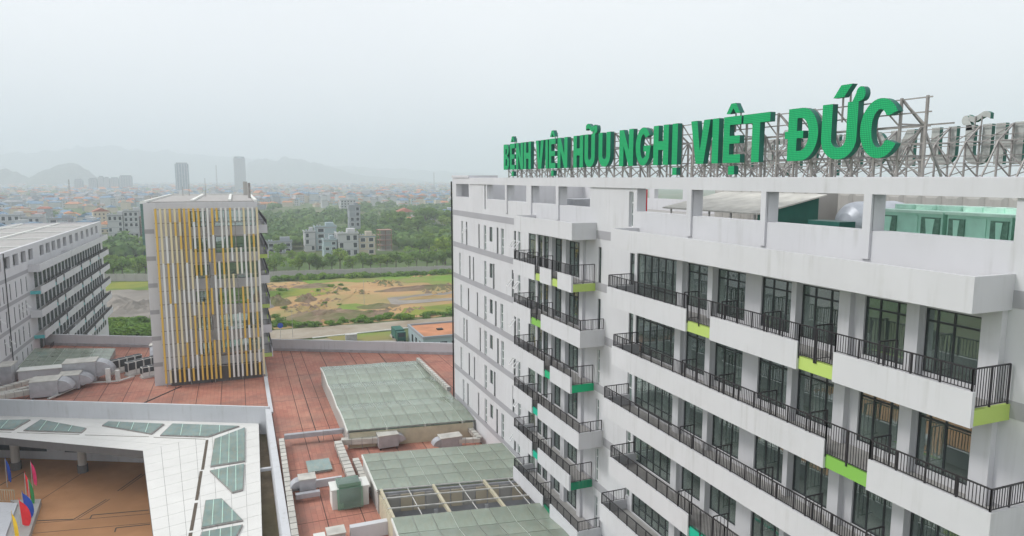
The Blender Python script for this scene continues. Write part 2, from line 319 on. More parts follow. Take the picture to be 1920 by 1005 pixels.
def balcony(parent, sg, xw, depth, y0, y1, zf, notches=(), end0=None, end1=None, step=.125, dividers=(), rail_rng=None, rail=True, up=.68, drop=.55):
    """slab on the wall; white upstand panels in front, coloured recessed panels where the rail drops; y0 = near end"""
    xf = xw + sg * depth; lo, hi = sorted((xw, xf - sg * .16))
    b = MB().box(lo, hi, y0 + .16, y1 - .16, zf - drop, zf).build('balcony', 'slab', parent)
    def px(a, c): return (min(xf, xf - sg * a), max(xf, xf - sg * a)) if c is None else (min(xf - sg * c, xf - sg * a), max(xf - sg * c, xf - sg * a))
    segs = []; cur = y0
    for a, c, col in sorted(notches): segs.append((cur, a, None)); segs.append((a, c, col)); cur = c
    segs.append((cur, y1, None)); rm = MB(); re_ = rm if rail_rng is None else MB(); xr = xf - sg * .09
    for a, c, col in segs:
        if c - a < .01: continue
        if col is None:
            X = px(.15, None); MB().box(X[0], X[1], a, c, zf - drop - .03, zf + up).build('parapet_panel', 'white', b)
        else:
            X = px(.3, .12); MB().box(X[0], X[1], a - .0, c, zf - drop, zf + .02).build('coloured_panel', col, b)
    if rail:
        ra, rc = rail_rng or (y0 + .1, y1 - .1)
        for a, c, col in segs:
            a2, c2 = max(a, ra), min(c, rc)
            if c2 - a2 > .2: rails(rm, (xr, a2), (xr, c2), zf + (up if col is None else .05), zf + up + .78, step)
    for yy, e, s in ((y0, end0, 1), (y1, end1, -1)):
        ya, yb = sorted((yy, yy + s * .15)); xa, xb = sorted((xw, xf - sg * .15))
        if e is None or e == 'white':
            MB().box(xa, xb, ya, yb, zf - drop - .03, zf + up).build('end_panel', 'white', b); zz = zf + up
        else:
            MB().box(xa, xb, ya + .03, yb + .03, zf - drop, zf + .02).build('coloured_end_panel', e, b); zz = zf + .05
        if rail and rail_rng is None: rails(re_, (xr, yy + s * .09), (xw + sg * .1, yy + s * .09), zz, zf + up + .78, step)
    for yd in dividers:
        rails(rm, (xr, yd), (xr - sg * .95, yd), zf + .05, zf + up + .9, .2, .95)
    if rm.v: rm.build('railing', 'rail', b)
    return b

# ------------------------------------------------------------------ hospital building (right)
S = 3.87; XW = 24.85; DEP = 2.05
def ZF(k): return 36.15 - S * (k - 1)
hosp = thing('hospital_building', (33, 40, 0), 'long white hospital block with staggered balconies, grey bands and open roof storey', 'building')
ops = []; wins = []
BAYS = [(35.05, 39.8, 6), (32.25, 34.2, 2), (29.1, 31.45, 3), (25.55, 27.9, 3), (22.75, 25.2, 3), (19.4, 21.6, 3), (16.4, 18.8, 3)]
FAR = [(56.75, 58.4, 1), (55.3, 56.3, 1), (53.6, 55.05, 2), (51.0, 52.75, 2), (47.8, 50.1, 3)]
for k in range(1, 7):
    zf = ZF(k)
    for i, (a, b, c) in enumerate(BAYS):
        z0 = zf + (.30 if i else .06); ops.append((a, b, z0, zf + 2.86)); cur = None
        r = rnd.random()
        if i == 0 and k in (1, 2, 3): cur = (0.45, 1, 'curtain')
        elif r < .6: s = rnd.choice(((0, .35), (.6, 1), (.05, .95))); cur = (s[0], s[1], rnd.choice(('curtain', 'curtaino', 'curtain')))
        cols = 6 if c == 6 else (2 if c == 2 else (.30, .68) if i != 6 else (.52, .80))
        wins.append((a, b, z0, zf + 2.86, cols, (.80,) if c != 6 else (.22,) if k % 2 else (.22, .82), 'frame', None, cur))
    for a, b, c in FAR:
        ops.append((a, b, zf + .06, zf + 2.86)); wins.append((a, b, zf + .06, zf + 2.86, c, (.8,), 'frame', None, (0, .4, 'curtain') if rnd.random() < .3 else None))
    for a, b in ((40.47, 41.05), (45.05, 45.5)):
        sh = .35 * ((k * 3) % 3 - 1); q = (a + sh, b + sh, zf + .15, zf + 2.8)
        if k == 5 and a < 42: q = (a + sh, b + sh, zf + .9, zf + 2.6)
        ops.append(q); wins.append(q + (1, (.36, .74), 'wframe' if k > 2 else 'frame', None, None))
    base = [(78.25, .6), (76.6, .5), (72.2, .42), (70.05, .75), (66.3, .5), (64.8, .75), (61.5, .5), (60.4, .62)]
    off = [(0, 0, 0, 0, 0, 0, 0, 0), (1.0, -1.1, 2.0, 0, 1.2, None, .6, 0), (.6, -.5, .7, 0, .6, .2, 0, .1), (-.4, .2, -.2, 0, 0, 0, .1, 0), (.8, -.6, 1.9, 0, 1.0, None, .4, -.1), (0, 0, .5, 0, .3, 0, 0, 0)][k - 1]
    for (y, w), o in zip(base, off):
        if o is None: continue
        y += o; q = (y, y + w, zf + .15, zf + 2.82); ops.append(q)
        ln = [(zf + 1.9, .8)] if (y < 63 and (k * 7 + int(y)) % 3) else [(zf + 2.1, .7)] if (k, int(y)) in ((1, 76), (3, 61)) else None
        wins.append(q + (1, (.30, .62), 'frame' if w < .6 else 'wframe', ln, None))
    q = (68.1, 69.0, zf + 1.2, zf + 2.75); ops.append(q); wins.append(q + (1, (), 'band', None, None))
tech = [(75.9, 80.8), (64.1, 69.7), (58.7, 63.65), (52.4, 57.6), (46.6, 51.9), (34.33, 39.99), (28.1, 33.9), (21.9, 27.75), (15.74, 21.5)]
topo = [(a, b, 41.8, 43.33) for a, b in tech] + [(70.1, 70.55, 40.7, 43.3), (40.45, 41.0, 40.72, 43.1)]
for k in range(1, 7):                # windows of the stretch nearest the camera, beyond the frame
    for y in (3.0, 7.5, 11.0): q = (y, y + .6, ZF(k) + .2, ZF(k) + 2.8); ops.append(q); wins.append(q + (1, (.36, .74), 'frame', None, None))
mw = MB().wall(XW, .28, -4, 82.3, 0, 40.6, ops).build('wall', 'white', hosp)
tw = MB().wall(XW, .7, -4, 82.3, 40.6, 44.05, topo).build('roof_storey_wall', 'white', hosp)
MB().box(XW - .12, XW + .66, -4, 75.5, 43.33, 44.02).build('roof_beam', 'white', hosp)
for y0, y1 in ((33.9, 34.33), (27.75, 28.1), (21.5, 21.9), (51.9, 52.4), (57.6, 58.7), (63.65, 64.1)):
    MB().box(XW - .12, XW + .03, y0, y1, 40.6, 43.33).build('roof_column', 'white', hosp)
MB().box(XW - .1, XW + 3.5, 75.8, 82.3, 44.052, 44.32).build('roof_kerb', 'white', hosp)
for q in topo[-2:]: window(hosp, -1, XW, q[0], q[1], q[2], q[3], 1, (.36, .68), 'wframe')
for (a, b, z0, z1, c, rows, mat, ln, cur) in wins:
    window(hosp, -1, XW, a, b, z0, z1, c, rows, 'frame' if mat == 'band' else mat, .05 if b - a < 1 else .07, .14, lean=ln, curtain=cur)
for k in range(0, 7):
    z = 40.17 - S * k
    for a, b in ((59.2, 82.32), (41.6, 47.2), (-4, 15.66)):
        MB().box(XW - .02, XW + .1, a, b, z - .62, z).build('grey_band', 'band', hosp)
for a, b in ((15.7, 16.4), (18.82, 19.38), (22.1, 22.7), (25.22, 25.53), (31.47, 31.9), (34.3, 34.9), (47.2, 47.78), (50.15, 50.9), (52.8, 53.5)):
    MB().box(24.56 if a < 40 else 24.62, XW + .02, a, b, 13.9, 39.6).build('column', 'white', hosp)
core = MB().box(29, 29.2, -3.8, 82, 0, 40.3)
for k in range(1, 8): core.box(XW + .28, 29, -3.8, 82, ZF(k) - .4, ZF(k) - .02)
for y in (16.05, 19.1, 22.2, 25.4, 28.4, 31.7, 34.6, 40.1, 47.4, 50.5, 53.2, 56.5, 59.3, 67.5, 74): core.box(XW + .3, 29, y - .08, y + .08, 13, 40.3)
core.build('interior', 'room', hosp)
MB().box(XW + .28, 42.7, -3.7, 82, 40.3, 40.58).build('roof_slab', 'slab', hosp)
rw = [(y, y + 5.2, 41.8, 43.33) for y in (-2, 4.2, 10.4, 16.6, 22.8, 29, 35.2, 41.4, 47.6, 53.8, 60, 66.2, 72.4)]
rear = [(y, y + 2.2, ZF(k) + .1, ZF(k) + 2.8) for k in range(1, 8) for y in range(0, 78, 6)]
MB().wall(42.7, .3, -4, 82.3, 0, 40.6, rear).build('rear_wall', 'white', hosp); MB().wall(42.7, .5, -4, 82.3, 40.6, 44.02, rw).build('rear_roof_wall', 'white', hosp)
MB().box(42.93, 42.97, -3.8, 82, 10, 40.4).build('rear_glazing', 'tglass', hosp)
for ya, yb in ((-4, -3.8), (82.1, 82.3)): MB().box(XW + .28, 42.7, ya, yb, 0, 44).build('end_wall', 'white', hosp)
MB().cyl((XW - .1, 82.42, 0), (XW - .1, 82.42, 43.6), .09, n=8).build('downpipe', 'black', hosp)
# balconies, top storey down
balcony(hosp, -1, XW, DEP, 15.57, 39.8, 40.05, rail=False); balcony(hosp, -1, XW, DEP, 45.5, 56.9, 40.05, rail=False)
L0 = {1: (15.3, 40.2), 2: (14.35, 39.4), 3: (15.3, 40.5), 4: (14.4, 39.5), 5: (15.3, 40.65), 6: (14.4, 39.4)}
NOT = {1: [(21.2, 23.2, 'lime'), (29.3, 31.4, 'lime')], 2: [(19.2, 21.4, 'leafg')], 4: [(27.6, 30.6, 'teal')], 5: [(19.2, 21.4, 'emer')], 6: [(24, 26, 'dkg')]}
FN = {1: [(51.25, 52.34, 'lime'), (47.9, 49.07, 'lime')], 2: [(51.0, 53.2, 'leafg')], 3: [(49.15, 50.4, 'emer')], 4: [(51.54, 52.8, 'teal')], 5: [(51.5, 52.75, 'teal')], 6: [(49, 50.4, 'dkg')]}
FE = {1: 'lime', 3: 'emer', 5: 'dkg'}
for k in range(1, 7):
    y0, y1 = L0[k]
    balcony(hosp, -1, XW, DEP, y0, y1, ZF(k), NOT.get(k, ()), 'lime' if k == 1 else None, None, dividers=(19.1, 22.3, 25.4, 28.5, 31.7) if k < 6 else ())
    balcony(hosp, -1, XW, DEP, 45.5 if k % 2 else 44.0, 57.1, ZF(k), FN[k], FE.get(k), None, step=.13, dividers=(51, 54))

# ------------------------------------------------------------------ rooftop letters
ZB, CAP = 44.81, 2.43
def arc(cx, cy, rx, ry, a0, a1, n=14): return [(cx + rx * math.cos(R(a0 + (a1 - a0) * i / n)), cy + ry * math.sin(R(a0 + (a1 - a0) * i / n))) for i in range(n + 1)]
def glyph(ch, w, h=CAP):
    s = min(.56, w * .36)
    if ch == 'I': return [[[(0, 0), (w, 0), (w, h), (0, h)]]]
    if ch == 'H': t = h * .10; return [[[(0, 0), (s, 0), (s, h / 2 - t * 1.2), (w - s, h / 2 - t * 1.2), (w - s, 0), (w, 0), (w, h), (w - s, h), (w - s, h / 2 + t), (s, h / 2 + t), (s, h), (0, h)]]]
    if ch == 'E': t = h * .18; m = h * .085; return [[[(0, 0), (w, 0), (w, t), (s, t), (s, h / 2 - m), (w * .94, h / 2 - m), (w * .94, h / 2 + m), (s, h / 2 + m), (s, h - t), (w, h - t), (w, h), (0, h)]]]
    if ch == 'T': t = h * .19; return [[[(w / 2 - s / 2, 0), (w / 2 + s / 2, 0), (w / 2 + s / 2, h - t), (w, h - t), (w, h), (0, h), (0, h - t), (w / 2 - s / 2, h - t)]]]
    if ch == 'V': return [[[(w * .5 - s * .62, 0), (w * .5 + s * .62, 0), (w, h), (w - s * 1.02, h), (w * .5, h * .30), (s * 1.02, h), (0, h)]]]
    if ch == 'N': return [[[(0, 0), (s, 0), (s, h * .56), (w - s, 0), (w, 0), (w, h), (w - s, h), (w - s, h * .44), (s, h), (0, h)]]]
    if ch == 'U':
        r = w / 2; ri = w / 2 - s; cy = r * .95
        return [[[(0, h)] + arc(r, cy, r, cy, 180, 360) + [(w, h), (w - s, h)] + arc(r, cy + .02, ri, ri * 1.05, 360, 180) + [(s, h)]]]
    if ch in 'DB':
        if ch == 'D': return [[[(0, 0), (w * .45, 0)] + arc(w * .45, h / 2, w * .55, h / 2, -90, 90, 18) + [(0, h)], [(s, h * .19), (w * .42, h * .19)] + arc(w * .42, h / 2, w * .58 - s, h * .31, -90, 90, 14) + [(s, h * .81)]], [[(-.2, h * .43), (0, h * .43), (0, h * .57), (-.2, h * .57)]], [[(s, h * .43), (w * .52, h * .43), (w * .52, h * .57), (s, h * .57)]]]
        return [[[(0, 0), (w * .55, 0)] + arc(w * .55, h * .27, w * .45, h * .27, -90, 75, 8) + arc(w * .5, h * .77, w * .45, h * .23, -65, 90, 8) + [(0, h)], [(s, h * .16), (w * .6, h * .16), (w * .66, h * .29), (w * .6, h * .42), (s, h * .42)], [(s, h * .6), (w * .56, h * .6), (w * .62, h * .71), (w * .56, h * .82), (s, h * .82)]]]
    rx, ry = w / 2, h / 2; ix, iy = w / 2 - s, h / 2 - h * .18
    if ch == 'C': return [[arc(rx, ry, rx, ry, 32, 328, 30) + [(w * .94 - s * .75, h * .30)] + arc(rx, ry, ix, iy, 318, 42, 24) + [(w * .94 - s * .75, h * .70)]]]
    return [[arc(rx, ry, rx, ry, 35, 325, 30) + [(w, h * .52), (w * .52, h * .52), (w * .52, h * .37), (w - s, h * .37), (w - s, h * .26)] + arc(rx, ry, ix, iy, 300, 45, 24)]]
def accents(ch, w, mods):
    out = []; h = CAP; c = w / 2; q = min(.62, w * .34)
    for a in mods:
        if a == '^': y = h + .16; out.append(('accent_mark', [[[(c - q * 1.15, y), (c - q * .45, y), (c, y + .26), (c + q * .45, y), (c + q * 1.15, y), (c + q * .4, y + .52), (c - q * .4, y + .52)]]]))
        if a == '.': q2 = min(.24, w * .4); out.append(('dot_below', [[[(c - q2, -.62), (c + q2, -.62), (c + q2, -.17), (c - q2, -.17)]]]))
        if a == '/': y = h + .24; out.append(('accent_mark', [[[(c - .42, y), (c + .16, y), (c + .58, y + .52), (c - .02, y + .52)]]]))
        if a == '~':
            y = h + .28; up = [(c - q * 1.2 + q * 2.4 * i / 12, y + .36 + .14 * math.sin(i / 12 * 2 * math.pi)) for i in range(13)]; out.append(('accent_mark', [[up + [(x, yy - .34) for x, yy in reversed(up)]]]))
        if a == 'h': s = min(.56, w * .36); out.append(('horn', [[[(w - s * .75, h - .3), (w - .02, h - .3), (w - .02, h - .02)] + arc(w + .06, h + .30, .24, .30, -70, 175, 10) + [(w - s * .62, h + .01)]]]))
    return out
def shape(pieces, depth, org, ud, nd):
    """extruded outline(s) with holes; org world corner, ud reading direction, nd facing direction"""
    m = MB(); org = Vector(org); ud = Vector(ud); nd = Vector(nd); zv = Vector((0, 0, 1))
    for rings in pieces:
        flat = [p for r in rings for p in r]; tris = tessellate_polygon([[Vector((x, y, 0)) for x, y in r] for r in rings])
        for d, mi in ((0, 2), (depth, 0)):
            b = len(m.v); m.v += [tuple(org + ud * x + zv * y + nd * d) for x, y in flat]
            for t in tris: m.f.append(tuple(b + i for i in t)); m.m.append(mi)
        for r in rings:
            n = len(r); b = len(m.v); m.v += [tuple(org + ud * x + zv * y) for x, y in r] + [tuple(org + ud * x + zv * y + nd * depth) for x, y in r]
            for i in range(n): j = (i + 1) % n; m.f.append((b + i, b + j, b + n + j, b + n + i)); m.m.append(1)
    return m
TXT = [('B', 64.3, 62.86, ''), ('E', 62.61, 61.38, '^.'), ('N', 61.07, 59.36, ''), ('H', 59.17, 57.52, ''), ('V', 56.43, 54.77, ''), ('I', 54.4, 53.9, ''), ('E', 53.68, 52.4, '^.'), ('N', 52.0, 50.18, ''),
       ('H', 49.12, 47.5, ''), ('U', 47.26, 45.64, '~h'), ('U', 45.07, 43.37, ''), ('N', 42.13, 40.33, ''), ('G', 40.02, 38.23, ''), ('H', 37.93, 36.29, ''), ('I', 35.9, 35.35, '.'),
       ('V', 34.06, 32.3, ''), ('I', 32.1, 31.55, ''), ('E', 31.14, 29.75, '^.'), ('T', 29.6, 27.64, ''), ('D', 26.4, 24.55, ''), ('U', 24.35, 22.42, '/h'), ('C', 22.26, 20.36, '')]
def sign(name, label, X, nd, yfun, ud, back, first=0, pitch=1.15):
    t = thing(name, (X, yfun(32), 44.05), label, 'sign', 'rooftop letter signs'); nv = (nd, 0, 0)
    for ch, a, b, mods in TXT[first:]:
        w = a - b; u0 = TXT[0][1] - a; org = (X, yfun(u0), ZB)
        o = shape(glyph(ch, w), .31, org, (0, ud, 0), nv).build('letter', ['signf', 'signs', 'signb'], t)
        for nm, pc in accents(ch, w, mods):
            shape(pc, .29, org, (0, ud, 0), nv).build(nm, ['signf', 'signs', 'signb'], o)
            if nm == 'accent_mark':
                MB().bar((X - nd * .06, yfun(u0 + w / 2 - .2), ZB + CAP - .8), (X - nd * .06, yfun(u0 + w / 2 - .2), ZB + CAP + .5), .06).bar((X - nd * .06, yfun(u0 + w / 2 + .2), ZB + CAP - .8), (X - nd * .06, yfun(u0 + w / 2 + .2), ZB + CAP + .5), .06).build('accent_post', 'steel', o)
    u0 = TXT[0][1] - TXT[first][1]; u1 = 44.9; xp = X - nd * .16; n = round((u1 - u0) / pitch)
    for i in range(n + 1):
        u = u0 + .2 + (u1 - u0 - .4) * i / n; y = yfun(u); f = MB(); xb = xp - nd * back
        f.bar((xp, y, 44.03), (xp, y, ZB + CAP - .05), .09); f.box(xp - .16, xp + .16, y - .16, y + .16, 44.03, 44.06)
        if i % 2 == 0 or pitch > 1.5:
            xm = xp - nd * back * .5; zm = ZB + 1.35
            f.bar((xp, y, ZB + CAP - .08), (xm, y, zm), .08).bar((xm, y, zm), (xb, y, 44.06), .08).bar((xm, y, zm), (xm, y, 44.06), .09)
            f.bar((xp, y, zm), (xm, y, zm), .07).bar((xp, y, ZB + .1), (xm, y, zm), .06).bar((xp, y, ZB + .1), (xm, y, ZB + .1), .06).bar((xm, y, ZB + .1), (xp, y, 44.1), .06)
        f.build('support_frame', 'steel', t)
    r = MB()
    for z in (ZB - .1, ZB + .55, ZB + 1.2, ZB + 1.75, ZB + CAP - .12):
        MB().bar((xp, yfun(u0), z), (xp, yfun(u1), z), .05).build('cross_rail', 'steel', t)
    xm = xp - nd * back * .5
    for z in (ZB + .1, ZB + 1.35): MB().bar((xm, yfun(u0), z), (xm, yfun(u1), z), .06).build('cross_rail', 'steel', t)
    m = round((u1 - u0) / pitch)
    for i in range(m):
        a = yfun(u0 + .2 + (u1 - u0 - .4) * i / m); b = yfun(u0 + .2 + (u1 - u0 - .4) * (i + 1) / m); xs = xp - nd * .05
        MB().bar((xs, a, ZB - .1), (xs, b, 44.08), .05).build('diagonal_brace', 'steel', t)
        MB().bar((xs, a, ZB + CAP - .12), (xs, b, ZB + 1.2), .05).build('diagonal_brace', 'steel', t)
        if i % 2: MB().bar((xm, a, 44.1), (xm, b, ZB + 1.35), .05).build('diagonal_brace', 'steel', t)
    return t
sign('rooftop_sign', 'green dotted letters reading across the near roof edge on a steel truss', 24.98, -1, lambda u: 64.3 - u, -1, 2.6)
sign('rooftop_sign', 'second letter sign on the far roof edge seen from its grey back', 42.3, 1, lambda u: 11.6 + u, 1, 2.4, first=0, pitch=1.95)

# ------------------------------------------------------------------ plant on the hospital's open roof storey
def bx(name, mats, parent, *a, **k): return MB().box(*a).build(name, mats, parent, **k)
t = thing('roof_shed', (29, 34, 40.6), 'lean-to shed with sloping grey sheet roof and green glazed side on the open roof', 'shed')
MB().hexa([(26.6, 30.4, 42.0), (31.5, 30.4, 43.0), (31.5, 39.6, 43.0), (26.6, 39.6, 42.0), (26.6, 30.4, 42.08), (31.5, 30.4, 43.08), (31.5, 39.6, 43.08), (26.6, 39.6, 42.08)]).build('roof', 'galvt', t)
MB().hexa([(26.9, 30.7, 40.6), (31.2, 30.7, 40.6), (31.2, 30.78, 40.6), (26.9, 30.78, 40.6), (26.9, 30.7, 42.0), (31.2, 30.7, 42.88), (31.2, 30.78, 42.88), (26.9, 30.78, 42.0)]).build('side_wall', 'net', t)
bx('front_wall', 'conc', t, 26.85, 26.95, 30.8, 39.5, 40.6, 41.55)
for y in (31, 33, 35, 37, 39): bx('post', 'steelw', t, 26.84, 26.92, y - .05, y + .05, 41.55, 41.98)
def cooler(y0, y1, label, kind):
    t = thing('cooling_unit', (27.3, (y0 + y1) / 2, 40.6), label, 'cooling unit', 'mint cooling units on the roof'); n = 3
    bx('casing', 'mint', t, 26.5, 29, y0, y1, 40.62, 42.55); bx('fan_deck', 'mint2', t, 26.4, 29.1, y0 - .05, y1 + .05, 42.551, 42.66)
    w = (y1 - y0) / n
    for i in range(n):
        a = y0 + i * w + .09; b = y0 + (i + 1) * w - .09
        if (i == 1) == kind:
            bx('coil_panel', 'mintd', t, 26.44, 26.499, a, b, 40.8, 42.4)
            c = (a + b) / 2; MB().hexa([(26.41, c - .02, 40.85), (26.439, c - .02, 40.85), (26.439, c + .02, 40.85), (26.41, c + .02, 40.85), (26.41, a + .2, 42.35), (26.439, a + .2, 42.35), (26.439, b - .2, 42.35), (26.41, b - .2, 42.35)]).build('coil_baffle', 'mint', t)
        else: bx('access_panel', 'mint', t, 26.46, 26.499, a, b, 40.75, 42.45)
        MB().cyl((27.7, (a + b) / 2, 42.66), (27.7, (a + b) / 2, 42.86), .55, n=16).build('fan_ring', 'mint2', t)
for i in range(4): bx('frame_post', 'mint2', None, 0, 1, 0, 1, 0, 1) if False else None
cooler(19.6, 22.6, 'mint cooling unit beside the roof column, the one with a plain middle panel', False)
cooler(16.9, 19.4, 'mint cooling unit in the middle of the roof bay', False); cooler(14.2, 16.7, 'mint cooling unit nearest the end wall of the roof bay', False)
t = thing('water_tank', (28.2, 24, 40.6), 'silver horizontal steel water tank with domed end behind the roof parapet', 'tank')
m = MB(); prof = [(0, .02), (.12, .5), (.32, .85), (.6, 1.02), (1.0, 1.08), (3.4, 1.08), (3.8, 1.02), (4.1, .8), (4.3, .4), (4.35, .02)]
for (a, ra), (b, rb) in zip(prof, prof[1:]): m.cyl((28.4 + a, 26.3, 41.75), (28.4 + b, 26.3, 41.75), ra, rb, 28, caps=False)
m.build('tank_shell', 'tank', t, smooth=True)
for x in (28.4, 30.6): bx('saddle', 'steel', t, x + .92, x + 1.08, 25.5, 27.1, 40.58, 41.0)
bx('green_chest', 'dgreen', None, 25.9, 26.9, 24.2, 26.1, 40.59, 41.98, label='dark green metal chest behind the roof parapet beside the silver tank', cat='chest')
def panel_tank(x0, x1, y0, y1, z1, label):
    t = thing('panel_tank', ((x0 + x1) / 2, (y0 + y1) / 2, 40.6), label, 'tank'); bx('tank_core', 'conc', t, x0, x1, y0, y1, 40.6, z1)
    n = round((y1 - y0) / 1.05); w = (y1 - y0) / n; h = (z1 - 40.6) / 2
    for i in range(n):
        for j in range(2):
            a = y0 + i * w + .03; b = a + w - .06; c = 40.6 + j * h + .03; d = c + h - .06; e = .24
            MB().hexa([(x0 - .01, a, c), (x0 - .01, b, c), (x0 - .01, b, d), (x0 - .01, a, d), (x0 - .1, a + e, c + e), (x0 - .1, b - e, c + e), (x0 - .1, b - e, d - e), (x0 - .1, a + e, d - e)]).build('tank_panel', 'conc', t)
panel_tank(33.5, 37.5, 33, 43, 43.2, 'grey panelled water tank behind the silver tank on the roof'); panel_tank(33.5, 37.5, 20.5, 31.5, 43.25, 'grey panelled water tank behind the mint cooling units')
bx('roof_cabinet', 'room', None, 27.5, 29, 48, 50.3, 40.59, 42.9, label='grey plant cabinet in the small open roof bay', cat='cabinet')
bx('roof_duct_box', 'galv', None, 27, 30, 53.5, 56, 40.59, 42.2, label='galvanised duct box behind the far roof openings', cat='duct')
MB().bar((27.5, 43, 40.6), (27.5, 43, 43.2), .1).build('standpipe', 'red', None, label='thin red standpipe on the open roof storey', cat='pipe')

# ------------------------------------------------------------------ podium with red tiled roofs
def yr(x): return 126.2 - .51 * (x - 4.4)
def yf(x): return 91.3 - .496 * (x - 2.66)
pod = thing('podium_building', (10, 80, 0), 'low podium with red tiled flat roofs and white parapets', 'building')
for pts in ([(3, 20), (24.82, 20), (24.82, 51.0), (11.0, 53.3), (3, 53.3)], [(3, 53.3), (11.0, 53.3), (11.0, 59.2), (3, 59.2)],
            [(3, 59.2), (11.0, 59.2), (24.82, 56.9), (24.82, 82.6), (42, 82.6), (42, yr(42)), (3, yr(3))], [(2.98, yf(2.98)), (2.98, yr(2.98)), (-33.25, yr(-33.25)), (-33.25, yf(-33.25))]):
    m = MB().prism(pts, 0, 14); m.m = [1] * len(m.m); m.m[1] = 0; m.build('roof_deck', ['redroof', 'white2'], pod)
def skew_wall(x0, x1, f, t, z0, z1, mat, name='parapet'):
    d = Vector((1, -.5, 0)).normalized(); n = Vector((-d.y, d.x, 0)) * t
    a, b = (x0, f(x0)), (x1, f(x1)); return MB().prism([(a[0], a[1]), (b[0], b[1]), (b[0] + n.x, b[1] + n.y), (a[0] + n.x, a[1] + n.y)], z0, z1).build(name, mat, pod)
skew_wall(-33.2, -12.05, yr, .35, 13.9, 16.0, 'white2'); skew_wall(3.05, 42, yr, .35, 13.9, 16.0, 'white2')
skew_wall(-33.2, -12.05, lambda x: yr(x) - .12, .3, 13.9, 14.5, 'galv', 'flashing'); skew_wall(3.05, 42, lambda x: yr(x) - .12, .3, 13.9, 14.45, 'galv', 'flashing')
skew_wall(-45, 2.7, lambda x: yf(x) - .34, .34, 7.0, 15.0, 'white2')
bx('parapet', 'white2', pod, 2.3, 2.96, 20, yf(2.3) - .4, 0, 14.75); bx('coping', 'white2', pod, 2.75, 3.25, yf(3) + .1, 108.5, 14.004, 14.25)
bx('coping', 'conc', pod, 3.0, 3.35, 108.5, yr(3.2), 14.004, 14.15)
for x in (7.7, 12.4, 17.1, 21.8): bx('roof_joint', 'black', pod, x - .04, x + .04, 105.8, yr(x) - .2, 13.99, 14.006)
bx('roof_joint', 'black', pod, 7.6, 7.7, 78.9, 105.8, 13.99, 14.006)
MB().bar((-13.2, 101.3, 14.02), (-8.6, 108.4, 14.02), .22, .06).build('roof_joint', 'black', pod)
# void below the unglazed frame
def sy(x, y, k=-.17): return y + k * (x - 17.5)
def slab_y(x0, x1, y0, y1, z0, z1):
    return MB().prism([(x0, sy(x0, y0)), (x1, sy(x1, y0)), (x1, sy(x1, y1)), (x0, sy(x0, y1))], z0, z1)
slab_y(11.0, 24.8, 52.2, 58.0, 8, 8.2).build('void_floor', 'conc', pod)
slab_y(11.0, 24.8, 57.75, 58.0, 8.2, 16.1).build('clerestory_wall', 'galv', pod)
for x in (13, 16.5, 20, 23): slab_y(x - 1.1, x + .9, 57.70, 57.749, 9, 11.4).build('void_window', 'hwin', pod)
for i in range(12): slab_y(11.4 + i * 1.12, 12.4 + i * 1.12, 57.66, 57.749, 14.3, 15.9).build('louvre_panel', 'h_crm' if i % 3 else 'conc', pod)
for x in (11.3, 15.6, 20.2, 24.5): slab_y(x - .15, x + .15, 57.55, 57.749, 8.2, 14.2).build('void_column', 'white2', pod)

